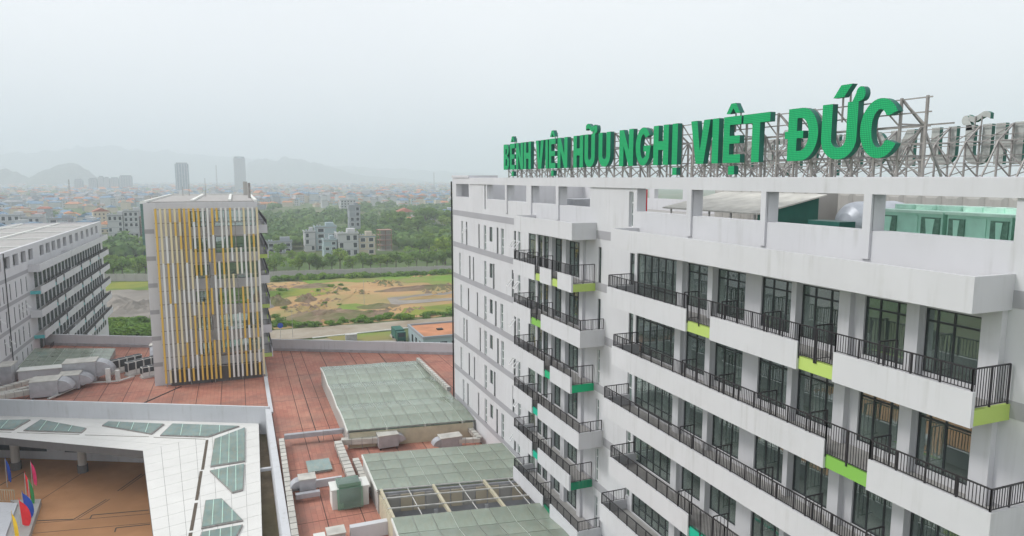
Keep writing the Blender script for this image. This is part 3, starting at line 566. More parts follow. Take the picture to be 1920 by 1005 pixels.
def glass_roof(name, x0, x1, y0, y1, z0, z1, nx, ny, label, sh=-.17, side='tan'):
    """panes laid in shallow arched bands on rafters and purlins; sh = skew of the cross lines"""
    t = thing(name, ((x0 + x1) / 2, (y0 + y1) / 2, 14), label, 'skylight'); dx = (x1 - x0) / nx; dy = (y1 - y0) / ny; xm = (x0 + x1) / 2
    Y = lambda x, y: y + sh * (x - xm); cache = {}
    prof = [z0 + (z1 - z0) * j / ny + (.30 * math.sin(math.pi * (j % 3) / 3) if ny > 5 else 0) for j in range(ny + 1)]
    for j in range(ny):
        dz = prof[j + 1] - prof[j]; key = round(dz, 4)
        if key not in cache:
            a, b = dx / 2 - .03, dy / 2 - .03; q = [(-a, -b + sh * -a), (a, -b + sh * a), (a, b + sh * a), (-a, b + sh * -a)]; k = [-dz / 2 * .97, -dz / 2 * .97, dz / 2 * .97, dz / 2 * .97]
            cache[key] = MB().hexa([(p[0], p[1], z - .012) for p, z in zip(q, k)] + [(p[0], p[1], z + .012) for p, z in zip(q, k)]).mesh('pane', 'sky_glass')
        for i in range(nx):
            x = x0 + (i + .5) * dx; o = link('pane', cache[key], t, loc=(x, Y(x, y0 + (j + .5) * dy), (prof[j] + prof[j + 1]) / 2)); o.rotation_euler = (R(rnd.uniform(-.25, .25)), R(rnd.uniform(-.25, .25)), 0)
    for i in range(nx + 1):
        x = x0 + i * dx; big = i % 3 == 0; m = MB()
        for j in range(ny): m.bar((x, Y(x, y0 + j * dy), prof[j] - (.16 if big else .08)), (x, Y(x, y0 + (j + 1) * dy), prof[j + 1] - (.16 if big else .08)), .16 if big else .07, .22 if big else .09)
        m.build('rafter', 'offw' if big else 'steel', t)
    for j in range(ny + 1):
        y = y0 + j * dy; MB().bar((x0, Y(x0, y), prof[j] - .07), (x1, Y(x1, y), prof[j] - .07), .06, .06).build('purlin', 'steel', t)
    for y, z in ((y0 + .1, z0), (y1 - .1, z1)): MB().prism([(x0 + .2, Y(x0 + .2, y - .08)), (x1 - .2, Y(x1 - .2, y - .08)), (x1 - .2, Y(x1 - .2, y + .08)), (x0 + .2, Y(x0 + .2, y + .08))], 13.98, z - .3).build('upstand', side, t)
    for x in (x0 + .12, x1 - .12): MB().hexa([(x - .07, Y(x, y0), 13.98), (x + .07, Y(x, y0), 13.98), (x + .07, Y(x, y1), 13.98), (x - .07, Y(x, y1), 13.98), (x - .07, Y(x, y0), z0 - .3), (x + .07, Y(x, y0), z0 - .3), (x + .07, Y(x, y1), z1 - .3), (x - .07, Y(x, y1), z1 - .3)]).build('upstand', 'conc', t)
    MB().prism([(x0 + .3, Y(x0, y0) + .2), (x1 - .3, Y(x1, y0) + .2), (x1 - .3, Y(x1, y1) - .2), (x0 + .3, Y(x0, y1) - .2)], 14.005, 14.03).build('ceiling_below', 'room', t)
    return t
glass_roof('glass_roof', 10.4, 24.7, 74.8, 100.8, 16.1, 16.7, 10, 9, 'large dusty glass roof with ten columns of panes beside the tower-side red roof', -.13)
glass_roof('glass_roof', 10.6, 24.7, 58.2, 66.1, 16.3, 16.6, 9, 4, 'middle dusty glass roof above the unglazed steel frame')
glass_roof('glass_roof', 10.6, 24.7, 36.0, 51.9, 16.1, 16.4, 9, 7, 'nearest dusty glass roof at the bottom edge of the picture')
glass_roof('glass_roof', -33, -20.2, 124.4, 135.0, 14.5, 15.2, 8, 5, 'low stained glass roof behind the roof plant beside the left wing', -.4)
t = thing('open_roof_frame', (18, 55, 14), 'unglazed steel roof frame over a dark void between two glass roofs', 'roof frame')
for x in (10.9, 15.5, 20.1, 24.6): MB().bar((x, sy(x, 51.9), 16.15), (x, sy(x, 58.1), 16.25), .22, .28).build('beam', 'tan', t)
for x in (13.2, 17.8, 22.3): MB().bar((x, sy(x, 51.9), 16.2), (x, sy(x, 58.1), 16.3), .07, .07).build('tie_rod', 'steelw', t)
for y in (52.1, 54.2, 56.2, 58.0): MB().bar((10.7, sy(10.7, y), 16.33), (24.7, sy(24.7, y), 16.33), .1, .1).build('purlin', 'steelw', t)
MB().prism([(10.7, sy(10.7, 52)), (11.0, sy(11, 52)), (11.0, sy(11, 58)), (10.7, sy(10.7, 58))], 14.004, 15.9).build('sill_wall', 'tan', t)

# ------------------------------------------------------------------ ducts and roof plant
def duct(pts, w, h, z, label, seg=1.0, legs=True, mat='galvt', group=None):
    t = thing('duct', (pts[0][0], pts[0][1], 14), label, 'duct', group)
    for (x0, y0), (x1, y1) in zip(pts, pts[1:]):
        L = math.hypot(x1 - x0, y1 - y0); n = max(1, round(L / seg)); ux, uy = (x1 - x0) / L, (y1 - y0) / L
        for i in range(n):
            a, b = L * i / n, L * (i + 1) / n; p = (x0 + ux * a, y0 + uy * a, z); q = (x0 + ux * (b - .05), y0 + uy * (b - .05), z)
            MB().bar(p, q, w, h).build('duct_section', mat, t)
            MB().bar((x0 + ux * (b - .05), y0 + uy * (b - .05), z), (x0 + ux * b, y0 + uy * b, z), w + .07, h + .07).build('flange', 'steel', t)
            if legs and i % 2 == 0: MB().bar((p[0] + uy * w * .45, p[1] - ux * w * .45, 14), (p[0] + uy * w * .45, p[1] - ux * w * .45, z), .05).build('leg', 'steel', t)
    return t
duct([(3.9, 79.6), (25.2, 78.1)], .55, .5, 14.95, 'long straight grey duct crossing the red roof before the large glass roof', 2.2, True, 'galv')
duct([(3.55, 79.2), (3.05, 40)], .55, .42, 14.75, 'pale grey duct running along the podium edge towards the camera', 1.1, False, 'galvt')
duct([(9.3, 75.6), (9.3, 62.9)], .8, .5, 14.9, 'outer of the two jointed ducts beside the middle glass roof', .95)
duct([(10.4, 70.5), (10.4, 62.9)], .62, .45, 14.75, 'short inner jointed duct against the middle glass roof', .85)
duct([(9.7, 75.9), (14.2, 74.9)], .8, .6, 14.9, 'jointed duct leading to the box fan above the middle glass roof', 1.1)
duct([(24.2, 99), (24.3, 83.0)], .45, .45, 17.2, 'jointed duct stepping down between large glass roof and hospital wall', .9)
duct([(24.2, 76.5), (24.2, 70.6), (21.8, 71.2)], .55, .45, 14.95, 'jointed duct running along the hospital wall to a round-backed fan', .9)
duct([(6.1, 64.4), (3.9, 64.4)], .5, .45, 14.6, 'short straight duct joining the edge duct to the white plant room', 2.2, True, 'galv')
def cowl(m, p, d, w, h, out, n=6, mi=0):
    """quarter-round hood leaving a box at p in direction d (unit xy), width w, height h, bending downwards"""
    d = Vector((d[0], d[1], 0)); s = Vector((-d.y, d.x, 0)) * w / 2; p = Vector(p); prev = None
    for i in range(n + 1):
        a = R(90 * i / n * .8); c = p + d * out * math.sin(a) + Vector((0, 0, -(1 - math.cos(a)) * out)); nrm = Vector((d.x * math.sin(a), d.y * math.sin(a), math.cos(a))) * h
        ring = [c - s, c + s, c + s - nrm, c - s - nrm]
        if prev:
            for j in range(4): m.face([prev[j], prev[(j + 1) % 4], ring[(j + 1) % 4], ring[j]], mi)
        prev = ring
    return m
def ahu(x, y, w, l, h, d, label, z=14.0, mat='galv', hood=.75):
    t = thing('roof_fan_box', (x, y, z), label, 'fan box'); bx('casing', mat, t, x - w / 2, x + w / 2, y - l / 2, y + l / 2, z + .25, z + h)
    bx('lid', 'galvt', t, x - w / 2 - .06, x + w / 2 + .06, y - l / 2 - .06, y + l / 2 + .06, z + h + .002, z + h + .08)
    for sx in (-.42, .42):
        for sy in (-.42, .42): bx('foot', 'black', t, x + w * sx - .08, x + w * sx + .08, y + l * sy - .08, y + l * sy + .08, z, z + .25)
    px, py = x + d[0] * w / 2, y + d[1] * l / 2; wd = (l if d[0] else w) * .8
    cowl(MB(), (px, py, z + h - .1), d, wd, (h - .3) * .75, h * hood).build('hood', mat, t)
    for s in (-1, 1): bx('rib', 'steel', t, x - w / 2 - .012 if s < 0 else x + w / 2, x - w / 2 if s < 0 else x + w / 2 + .012, y - .03, y + .03, z + .25, z + h)
    return t
ahu(-25.6, 110.6, 3.3, 3.0, 2.4, (1, 0), 'front left galvanised fan box with curved hood on the red roof')
ahu(-23.2, 113.3, 2.6, 2.6, 2.2, (1, 0), 'smallest middle galvanised fan box with curved hood on the red roof')
ahu(-22.4, 116.6, 4.2, 3.0, 3.2, (1, 0), 'tallest galvanised fan box with a large ribbed hood on the red roof')
ahu(-32.6, 119.5, 2.4, 3.4, 2.9, (-1, 0), 'galvanised fan box at the left edge beside the long white plant box')
ahu(-13.4, 126.6, 1.8, 2.0, 2.6, (0, -1), 'galvanised vent box with hood beside the tower foot')
bx('plant_box', 'white2', None, -31, -24.4, 119.2, 121.2, 14, 15.7, label='long low white plant box between the fan boxes', cat='plant box')
bx('plant_box_lid', 'offw', bpy.data.objects['plant_box'], -31.15, -24.25, 119.05, 121.35, 15.702, 15.82)
duct([(-37, 107.8), (-28.0, 118.2)], 1.0, .55, 14.7, 'long jointed duct feeding the tall fan box at the left', 1.1)
duct([(-33.0, 109.4), (-24.9, 115.6)], 1.0, .55, 14.7, 'jointed duct between the small and tall fan boxes', 1.1)
duct([(-32.0, 108.9), (-27.4, 110.8)], .9, .7, 14.8, 'short jointed duct feeding the front left fan box', 1.0)
def condenser(x, y, n, label, along=(.78, .62), w=1.25, h=1.9):
    t = thing('condenser_bank', (x, y, 14), label, 'condenser'); d = Vector((along[0], along[1], 0)).normalized(); s = Vector((d.y, -d.x, 0))
    P = Vector((x, y, 0)); a = lambda u, v, z: tuple(P + d * u + s * v + Vector((0, 0, z)))
    MB().hexa([a(-.1, -.1, 14), a(n * w + .1, -.1, 14), a(n * w + .1, 1.0, 14), a(-.1, 1.0, 14), a(-.1, -.1, 14.25), a(n * w + .1, -.1, 14.25), a(n * w + .1, 1.0, 14.25), a(-.1, 1.0, 14.25)]).build('plinth', 'steelw', t)
    for i in range(n):
        u0, u1 = i * w + .03, (i + 1) * w - .03
        c = MB().hexa([a(u0, 0, 14.27), a(u1, 0, 14.27), a(u1, .85, 14.27), a(u0, .85, 14.27), a(u0, 0, 14.25 + h), a(u1, 0, 14.25 + h), a(u1, .85, 14.25 + h), a(u0, .85, 14.25 + h)]).build('condenser', 'cool', t)
        MB().hexa([a(u0 + .08, .851, 14.9), a(u1 - .08, .851, 14.9), a(u1 - .08, .87, 14.9), a(u0 + .08, .87, 14.9), a(u0 + .08, .851, 14.15 + h), a(u1 - .08, .851, 14.15 + h), a(u1 - .08, .87, 14.15 + h), a(u0 + .08, .87, 14.15 + h)]).build('grille', 'grille', c)
        MB().hexa([a(u0 + .1, .1, 14.252 + h), a(u1 - .1, .1, 14.252 + h), a(u1 - .1, .75, 14.252 + h), a(u0 + .1, .75, 14.252 + h), a(u0 + .1, .1, 14.33 + h), a(u1 - .1, .1, 14.33 + h), a(u1 - .1, .75, 14.33 + h), a(u0 + .1, .75, 14.33 + h)]).build('fan_guard', 'grille', c)
    m = MB().hexa([a(-.03, 0, 14.7), a(0, 0, 14.7), a(0, .8, 14.7), a(-.03, .8, 14.7), a(-.03, 0, 14.1 + h), a(0, 0, 14.1 + h), a(0, .8, 14.1 + h), a(-.03, .8, 14.1 + h)]).build('end_grille', 'grille', t)
condenser(-19.4, 119.6, 4, 'left bank of condensers with dark grilles beside the fan boxes'); condenser(-16.9, 117.6, 4, 'right bank of condensers with dark grilles before the tower')
condenser(-14.6, 115.6, 2, 'two small white condensers at the tower corner', (.9, .44), 1.0, 1.45)
bx('electric_cabinet', 'cool', None, -19.0, -18.4, 114.4, 115.0, 14, 16.1, label='slim white cabinet standing before the condenser banks', cat='cabinet')
bx('electric_cabinet', 'cool', None, -17.9, -17.3, 115.4, 115.9, 14, 15.5, label='shorter white cabinet behind the slim one', cat='cabinet')
for i, (a, b) in enumerate((((-24, 114.6), (-17.3, 113.6)), ((-17.3, 113.6), (-15.5, 115.6)), ((-22.5, 112.2), (-24.8, 107.6)))):
    MB().bar((a[0], a[1], 14.35), (b[0], b[1], 14.35), .35, .14).build('cable_tray', 'steelw', None, label=('pale cable tray running before the condensers', 'short pale cable tray turning towards the tower', 'pale cable tray beside the small fan box')[i], cat='cable tray')
bx('roof_hatch', 'tri_glass', None, 5.6, 8.0, 70.2, 73.2, 14.2, 14.32, label='small green glazed roof hatch on the red roof', cat='hatch')
bx('hatch_kerb', 'conc', bpy.data.objects['roof_hatch'], 5.75, 7.85, 70.35, 73.05, 14, 14.198)
ahu(14.6, 74.6, 2.2, 1.5, 1.6, (1, 0), 'galvanised fan box at the end of the jointed duct', hood=.6)
ahu(21.0, 71.6, 2.4, 1.4, 1.5, (-1, 0), 'galvanised round-backed fan box by the hospital wall', hood=.6)
ahu(5.1, 65.9, 1.5, 1.4, 1.7, (-1, 0), 'small fan box beside the white plant room', hood=.5)
ahu(19.5, 104.6, 2.0, 1.4, 1.4, (-1, 0), 'pale fan box behind the large glass roof', hood=.3)
t = thing('plant_room', (8.7, 63, 14), 'white plant room wrapped in green safety sheet beside the open frame', 'plant room')
bx('wall', 'offw', t, 6.9, 10.2, 61.6, 63.4, 14, 15.8); bx('roof', 'offw', t, 6.8, 10.3, 61.5, 63.5, 15.802, 15.92)
bx('door', 'mintd', t, 7.9, 9.5, 61.56, 61.599, 14.05, 15.8)
MB().hexa([(7.3, 60.9, 14.2), (9.6, 60.9, 14.2), (9.6, 60.96, 14.2), (7.3, 60.96, 14.2), (7.3, 61.3, 16.0), (9.6, 61.3, 16.0), (9.6, 61.36, 16.0), (7.3, 61.36, 16.0)]).build('safety_sheet', 'netg', t)
MB().hexa([(7.5, 61.38, 14.6), (9.5, 61.38, 14.6), (9.5, 61.42, 14.6), (7.5, 61.42, 14.6), (7.5, 61.44, 16.4), (9.5, 61.44, 16.4), (9.5, 61.48, 16.4), (7.5, 61.48, 16.4)]).build('safety_sheet', 'netg', t)
MB().hexa([(7.4, 61.55, 16.02), (9.5, 61.55, 16.02), (9.5, 63.3, 16.2), (7.4, 63.3, 16.2), (7.4, 61.55, 16.06), (9.5, 61.55, 16.06), (9.5, 63.3, 16.24), (7.4, 63.3, 16.24)]).build('safety_sheet', 'netg', t)
bx('roof_wall', 'white2', None, 3.4, 8.5, 66.9, 67.2, 14, 14.75, label='low white upstand wall across the red roof behind the plant room', cat='wall')
bx('roof_wall', 'white2', None, 7.6, 11.2, 55.4, 56.0, 14, 15.2, label='white box wall at the lower edge beside the nearest glass roof', cat='wall')
bx('vent_box', 'offw', None, 4.6, 5.5, 54.3, 55.4, 14, 15.3, label='white vent box at the lower edge of the red roof', cat='vent')
ahu(6.4, 55.4, 1.4, 1.3, 1.2, (0, 1), 'dark hooded vent beside the white vent box', mat='conc', hood=.6)

# ------------------------------------------------------------------ courtyard, canopy, flags
def sheet(name, pts, z, mat, kind='structure', **k): return MB().face([(x, y, z) for x, y in pts]).build(name, mat, None, kind=kind, **k)
sheet('courtyard', [(-70, 62), (2.3, 62), (2.3, yf(2.3) - .4), (-45, yf(-45) - .4), (-70, yf(-45) - .4)], 7.0, 'court')
sheet('plaza', [(-70, -60), (24.8, -60), (24.8, 19.9), (2.3, 19.9), (2.3, 61.98), (-70, 61.98)], 6.99, 'plaza')
for x0, y0, x1, y1 in ((-60, -40, -34, 10), (-28, -40, -12, 8), (-60, 18, -36, 50), (-28, 16, -14, 48), (-6, -30, 14, 12)): sheet('added_lawn', [(x0, y0), (x1, y0), (x1, y1), (x0, y1)], 7.0, 'grass')  # unseen lawns, added to green the reflections in the hospital glass
sheet('soil_strip', [(.6, 30), (2.28, 30), (2.28, 92.0), (.6, 92.6)], 11.4, 'soil')
bx('pipe_beam', 'white2', None, .7, 2.28, 77.2, 77.6, 12.2, 12.5, label='white beam bridging the soil strip between canopy and podium', cat='beam')
can = thing('canopy', (-8, 84, 7), 'white panelled angular canopy with triangular skylights over the courtyard', 'canopy')
A, B, C, D = (-45, 115.4), (1.45, 91.6), (-11.3, 87.0), (-45, 109.6); E_, F_ = (.45, 45), (-5.2, 45)
for q in ([D, C, B, A], [C, F_, E_, B]): MB().prism(q, 11.85, 12.76).build('canopy_slab', 'fascia', can)
def bil(q, u, v): a, b, c, d = [Vector(p) for p in q]; p = a + (b - a) * u; r = d + (c - d) * u; return p + (r - p) * v
def panels(q, nu, nv, joints=()):
    for i in range(nu):
        for j in range(nv):
            e = .025; L = [bil(q, (i + a) / nu, (j + b) / nv) for a, b in ((0, 0), (1, 0), (1, 1), (0, 1))]; c = sum(L, Vector((0, 0))) / 4
            L = [p + (c - p).normalized() * e for p in L]; MB().prism([tuple(p) for p in L], 12.72, 12.8).build('roof_panel', 'alum', can)
panels([A, B, C, D], 22, 5); panels([B, E_, F_, C], 18, 7)
def slot(a, b, w=.35): MB().bar((a[0], a[1], 12.81), (b[0], b[1], 12.81), w, .02).build('drain_slot', 'trunk', can)
for a_, b_ in (((-26.44, 99.16), (-19.14, 95.54)), ((-18.47, 95.12), (-11.14, 91.55)), ((-10.56, 91.12), (-4.71, 88.15)), ((-34, 103.0), (-27.12, 99.53))): slot(a_, b_, .1)
for a_, b_ in (((-4.51, 87.83), (-4.66, 78.67)), ((-4.78, 78.32), (-4.9, 71.09)), ((-4.91, 70.45), (-5.05, 64.8)), ((-5.07, 64.4), (-5.2, 58))): slot(a_, b_, .3)
SKY = [[(-36.0, 107.4), (-32.0, 105.6), (-26.04, 103.6), (-27.03, 100.14), (-30.89, 101.9), (-36, 104.4)], [(-25.82, 99.39), (-24.84, 103.12), (-18.69, 97.35), (-18.97, 95.89)],
       [(-17.05, 97.78), (-16.61, 99.11), (-9.75, 95.44), (-10.89, 92.16)], [(-9.87, 91.25), (-8.84, 95.18), (-.87, 91.08), (-4.4, 88.58)], [(-3.89, 78.96), (-3.67, 87.54), (-.21, 90.28), (-.36, 79.07)],
       [(-3.92, 77.78), (-.44, 78.4), (-.66, 71.54), (-1.65, 71.25)], [(-4.23, 64.69), (-4.08, 70.41), (-2.62, 70.31), (-.74, 64.84)], [(-4.2, 63.92), (-.75, 63.99), (-1.63, 60.54), (-4.48, 60.21)]]
for pts in SKY:
    c = sum((Vector(p) for p in pts), Vector((0, 0))) / len(pts); f = MB().prism(pts, 12.79, 12.96).build('skylight', 'steel', can)
    ins = [tuple(Vector(p) + (c - Vector(p)).normalized() * .14) for p in pts]; MB().prism(ins, 12.962, 13.0).build('pane', 'tri_glass', f)
    xs = [p[0] for p in ins]; ys = [p[1] for p in ins]; long_y = max(ys) - min(ys) > max(xs) - min(xs); 
    def span(v, ax):
        out = []
        for (p, q) in zip(ins, ins[1:] + ins[:1]):
            if (p[ax] - v) * (q[ax] - v) < 0: t_ = (v - p[ax]) / (q[ax] - p[ax]); out.append(p[1 - ax] + (q[1 - ax] - p[1 - ax]) * t_)
        return sorted(out)[:2]
    ax = 0; lo, hi = min(xs), max(xs)
    for k in range(1, 4):
        v = lo + (hi - lo) * k / 4; s2 = span(v, 0)
        if len(s2) == 2: MB().bar((v, s2[0] + .05, 13.01), (v, s2[1] - .05, 13.01), .05, .03).build('glazing_bar', 'mint2', f)
for x, y in ((-27.7, 102.3), (-19.6, 98.2), (-35.8, 106.4), (-5.4, 84.6), (-4.6, 70)):
    o = MB().cyl((x, y, 7), (x, y, 11.85), .5, n=20).build('canopy_column', 'conc', can, smooth=False); MB().cyl((x, y, 7), (x, y, 8.0), .6, n=20).build('column_base', 'fascia', o)
for a, b, w in (((-28.2, 97.42), (-26.46, 101.14), .14), ((-21.74, 85.41), (-18.08, 84.29), .2), ((-18.08, 84.29), (-15.57, 88.37), .14), ((-17.7, 84.2), (-15.2, 88.3), .1), ((-16.45, 83.82), (-16.39, 84.66), .14), ((-16.39, 84.66), (-10.69, 83.64), .18), ((-13.47, 79.5), (-13.47, 80.46), .14),
                 ((-13.47, 80.46), (-10.18, 79.98), .18), ((-14.69, 90.39), (-12.61, 94.72), .14), ((-14.3, 90.3), (-12.2, 94.6), .1), ((-22, 84.84), (-10.45, 82.65), .07), ((-21.57, 82.4), (-10.22, 80.32), .07), ((-22.66, 90.81), (-19.7, 97.6), .06)):
    MB().bar((a[0], a[1], 7.004), (b[0], b[1], 7.004), w, .02).build('paving_channel', 'trunk', None, kind='structure')
for i, x in enumerate((-40, -31, -22.5, -14, -5.5)): MB().bar((x, yf(x) - .42, 9.2), (x + 6.2, yf(x + 6.2) - .42, 9.2), .06, 2.2).build('shopfront_glass', 'hwin', pod)
# low white block with kerb, railing and flags at the lower left
t = thing('entrance_block', (-32, 88, 7), 'pale flat-topped entrance block with stone kerb at the lower left', 'block')
MB().prism([(-40, 66), (-22.6, 74), (-24.28, 88.93), (-40, 97)], 7.0, 7.9).build('block_top', 'white2', t); MB().prism([(-22.58, 74), (-20.6, 74), (-22.2, 89.6), (-25.4, 90.6), (-24.26, 88.95)], 7.0, 7.7).build('kerb', 'conc', t)
t = thing('courtyard_railing', (-28, 97, 7), 'beige metal railing beside the flags', 'railing')
m = MB(); rails(m, (-34, 95.4), (-25.2, 91.4), 7.1, 8.5, .28, 2.2, .05); m.build('rail_panel', 'tan', t)
def flag(x, y, mat, label, h=3.4, lean=.25, w=.75):
    t = thing('flag', (x, y, 7), label, 'flag', 'festival flags'); z0 = 7.6
    MB().cyl((x, y, 7), (x + .05, y, z0 + h), .035, n=6).build('pole', 'steelw', t)
    m = MB(); n = 10
    for i in range(n):
        def pt(s, k): prof = w * (1 - abs(2 * s - .75) ** 2.2 * .8); return (x + .06 + k * max(.05, prof) + lean * (1 - s) * .4, y + .12 * math.sin(s * 7 + k * 2) * k - .25 * k, z0 + .25 + s * h - .25 * k * (1 - s))
        a, b = i / n, (i + 1) / n
        for k in range(3): m.face([pt(a, k / 3), pt(a, (k + 1) / 3), pt(b, (k + 1) / 3), pt(b, k / 3)])
    o = m.build('cloth', mat, t); sm = o.modifiers.new('thick', 'SOLIDIFY'); sm.thickness = .02
for px, py, mat, lab in ((-27.2, 96.4, 'blue', 'blue upright flag standing alone near the column'), (-24.1, 94.2, 'pink', 'pink upright flag, the farthest of the cluster'), (-23.1, 88.7, 'green', 'dark green flag leaning behind the blue flag'),
                         (-23.9, 90.7, 'red', 'narrow red flag between the green and blue flags'), (-22.8, 85.0, 'blue', 'wide blue flag in the middle of the cluster'), (-22.6, 83.0, 'red', 'wide red flag above the yellow flag'), (-22.5, 80.0, 'leafyellow', 'yellow flag at the bottom edge')):
    flag(px, py, mat, lab, 3.0, .3, .45 if 'wide' not in lab else .95)

# ------------------------------------------------------------------ tower wing with the louvre screen
tow = thing('tower_wing', (-4.5, 130, 14), 'white tower wing fronted by a screen of ochre, cream and white vertical louvres', 'building')
ZT = [36.3 - S * i for i in range(6)]
tops = [(-3.0, 2.7, z + .7, z + 3.1) for z in ZT] + [(-6.0, -3.9, z + .9, z + 2.9) for z in ZT[1:]] + [(-6.2, -4.0, 37.0, 39.3)]
m = MB().wall(110, .3, -12.1, 3.0, 13.9, 40.55, tops); m.v = [(b, a, c) for a, b, c in m.v]; m.build('end_wall', 'white', tow)
bx('side_wall', 'white', tow, -12.1, -11.9, 110.31, 155, 13.9, 40.55); bx('side_wall', 'white', tow, 2.8, 3.0, 110.31, 155, 13.9, 40.55)
m = MB()
for z in ZT: m.box(-11.89, 2.79, 110.32, 154.9, z - .3, z)
m.box(-11.9, 2.8, 114.5, 114.7, 13.9, 40.3); m.build('interior', 'room', tow)
bx('roof_slab', 'slab', tow, -11.89, 2.79, 110.31, 154.9, 39.6, 39.9)
for a in ((-12.1, -11.7, 110.35, 155), (2.6, 3.0, 110.35, 155), (-11.7, 2.6, 154.6, 155), (-6.2, -5.7, 113, 154), (-1.0, -.6, 113, 154)): bx('roof_kerb', 'offw', tow, a[0], a[1], a[2], a[3], 40.553, 40.85)
MB().box(-11.6, 2.5, 112.8, 154.5, 40.42, 40.6).build('roof_canopy', 'slab', tow)
for z in ZT + [40.17 - .03]:
    bx('grey_band', 'band', tow, -12.12, -10.9, 109.98, 110.1, z - .1, z + .52) if z < 40 else None
def window_y(parent, x0, x1, z0, z1, y, cols, rows):
    m = MB(); fw = .07
    m.box(x0, x0 + fw, y, y + .08, z0, z1).box(x1 - fw, x1, y, y + .08, z0, z1).box(x0 + fw, x1 - fw, y, y + .08, z0, z0 + fw).box(x0 + fw, x1 - fw, y, y + .08, z1 - fw, z1)
    for i in range(1, cols): x = x0 + (x1 - x0) * i / cols; m.box(x - .03, x + .03, y + .005, y + .075, z0 + fw, z1 - fw)
    for j in range(1, rows): z = z0 + (z1 - z0) * j / rows; m.box(x0 + fw, x1 - fw, y + .01, y + .07, z - .03, z + .03)
    w = m.build('window', 'frame', parent)
    for i in range(cols):
        for j in range(rows): piece('pane', 'glass', w, (x0 + (x1 - x0) * (i + .5) / cols, y + .04, z0 + (z1 - z0) * (j + .5) / rows), ((x1 - x0) / cols - .01, .012, (z1 - z0) / rows - .01), (R(rnd.uniform(-.4, .4)), 0, R(rnd.uniform(-.4, .4))))
for a, b, c, d in tops: window_y(tow, a, b, c, d, 110.12, 4 if b > 0 else 2, 2)
YS = 108.5; lanes = [-10.45 + .605 * i for i in range(23)]
for i, x in enumerate(lanes):
    k = 0
    while k < 13:
        L = rnd.choice((1, 1, 1, 2, 2, 3)) if i not in (0, 22) else rnd.choice((3, 4, 5)); L = min(L, 13 - k)
        mat = rnd.choice(('offw', 'offw', 'offw', 'cream', 'cream', 'ochre', 'ochre', 'ochre', None)) if i else 'ochre'
        if i == 22: mat = rnd.choice(('cream', 'offw'))
        if i == 10: mat = 'offw' if k < 4 else 'ochre'
        if mat is None and (i < 7 or k == 0): mat = rnd.choice(('offw', 'ochre', 'cream'))
        if mat:
            z1 = 39.75 - 1.93 * k; z0 = 39.75 - 1.93 * (k + L) + .02
            o = piece('louvre', mat, tow, (x, YS, (z0 + z1) / 2), (.26, .36, z1 - z0))
        k += L
for j in range(14):
    z = 39.6 - 1.93 * j
    if z > 15: bx('screen_rail', 'steel', tow, -10.7, 3.1, YS + .23, YS + .31, z - .05, z + .05)
for x in (-10.4, -7.2, -4.0, -.2, 2.85): bx('screen_post', 'steel', tow, x - .06, x + .06, YS + .32, YS + .44, 14, 39.8)
bx('downpipe', 'black', tow, -4.52, -4.4, YS + .2, YS + .32, 14, 39.7)
for z in ZT:                                    # balconies on the wing's right side, seen end on
    col = 'lime' if ZT.index(z) % 2 else None
    balcony(tow, 1, 3.0, 1.35, 112, 150, z, [(120, 124, 'lime')], col, None, step=.5)
bx('chimney_stack', 'conc', tow, 1.6, 2.4, 150, 151, 40.6, 43.3)
for x, y, z, lab in ((-5.0, 140, 44.0, 0), (-9.3, 148, 42.4, 0), (-8.2, 148, 42.8, 0)): MB().cyl((x, y, 40.55), (x, y, z), .06, .03, n=6).build('antenna', 'steel', tow)
MB().cyl((2.3, 128, 40.6), (2.3, 128, 43.2), .22, n=10).build('flue', 'steel', tow)
bx('service_room', 'fascia', tow, -9.9, 2.6, 109.2, 109.95, 14, 16.4)

# ------------------------------------------------------------------ left wing
XL = -33.3; lw = thing('left_wing', (-42, 150, 0), 'long white left wing with stacked balconies and dark rails', 'building')
lops = []; lw_w = []
def ZL(k): return 28.7 - S * k
for k in range(1, 7):
    zf = ZL(k)
    for y in range(142, 206, 3):
        q = (y + .3, y + 2.5, zf + .06, zf + 2.86); lops.append(q); lw_w.append(q + (3,))
    for i, y in enumerate((100, 103, 106.2, 110.3, 113.2, 116, 119.5, 122.4, 125, 128.6, 131.2, 133.6, 136.4)):
        y += .7 * math.sin(k * 2.3 + i); q = (y, y + .55, zf + .2, zf + 2.8); lops.append(q); lw_w.append(q + (1,))
lt = [(y, y + 2.6, 29.9, 31.9) for y in (97, 101, 105, 109, 113)] + [(y, y + 2.9, 30.0, 31.9) for y in (118, 122, 126.5, 131, 135.5, 140, 147.5, 152, 156.5, 161, 166, 172, 178, 184, 190, 196, 202)]
MB().wall(XL, -.28, 90, 210, 0, 28.9, lops).build('wall', 'white', lw); MB().wall(XL, -.5, 90, 210, 28.9, 32.7, lt).build('roof_storey_wall', 'white', lw)
for a, b, c, d, n in lw_w:
    window(lw, 1, XL, a, b, c, d, n, (.8,) if n > 1 else (.4,), 'frame', .07, .12, lean=[(c + 2.0, .9)] if n == 1 and rnd.random() < .4 else None)
for k in range(0, 7): bx('grey_band', 'band', lw, XL - .1, XL + .02, 90, 138.8, 28.6 - S * k - .5, 28.6 - S * k + .1)
m = MB().box(-37.6, -37.4, 90, 210, 0, 32)
for k in range(0, 7): m.box(-37.4, XL - .28, 90, 210, ZL(k) - .35, ZL(k) - .05)
m.build('interior', 'room', lw)
bx('rear_wall', 'white', lw, -52, -51.7, 90, 210, 0, 32.6); 
for ya, yb in ((89.8, 90), (210, 210.2)): bx('end_wall', 'white', lw, -52, XL, ya, yb, 0, 32.6)
bx('roof_slab', 'slab', lw, -51.7, XL - .5, 90, 210, 32.0, 32.3)
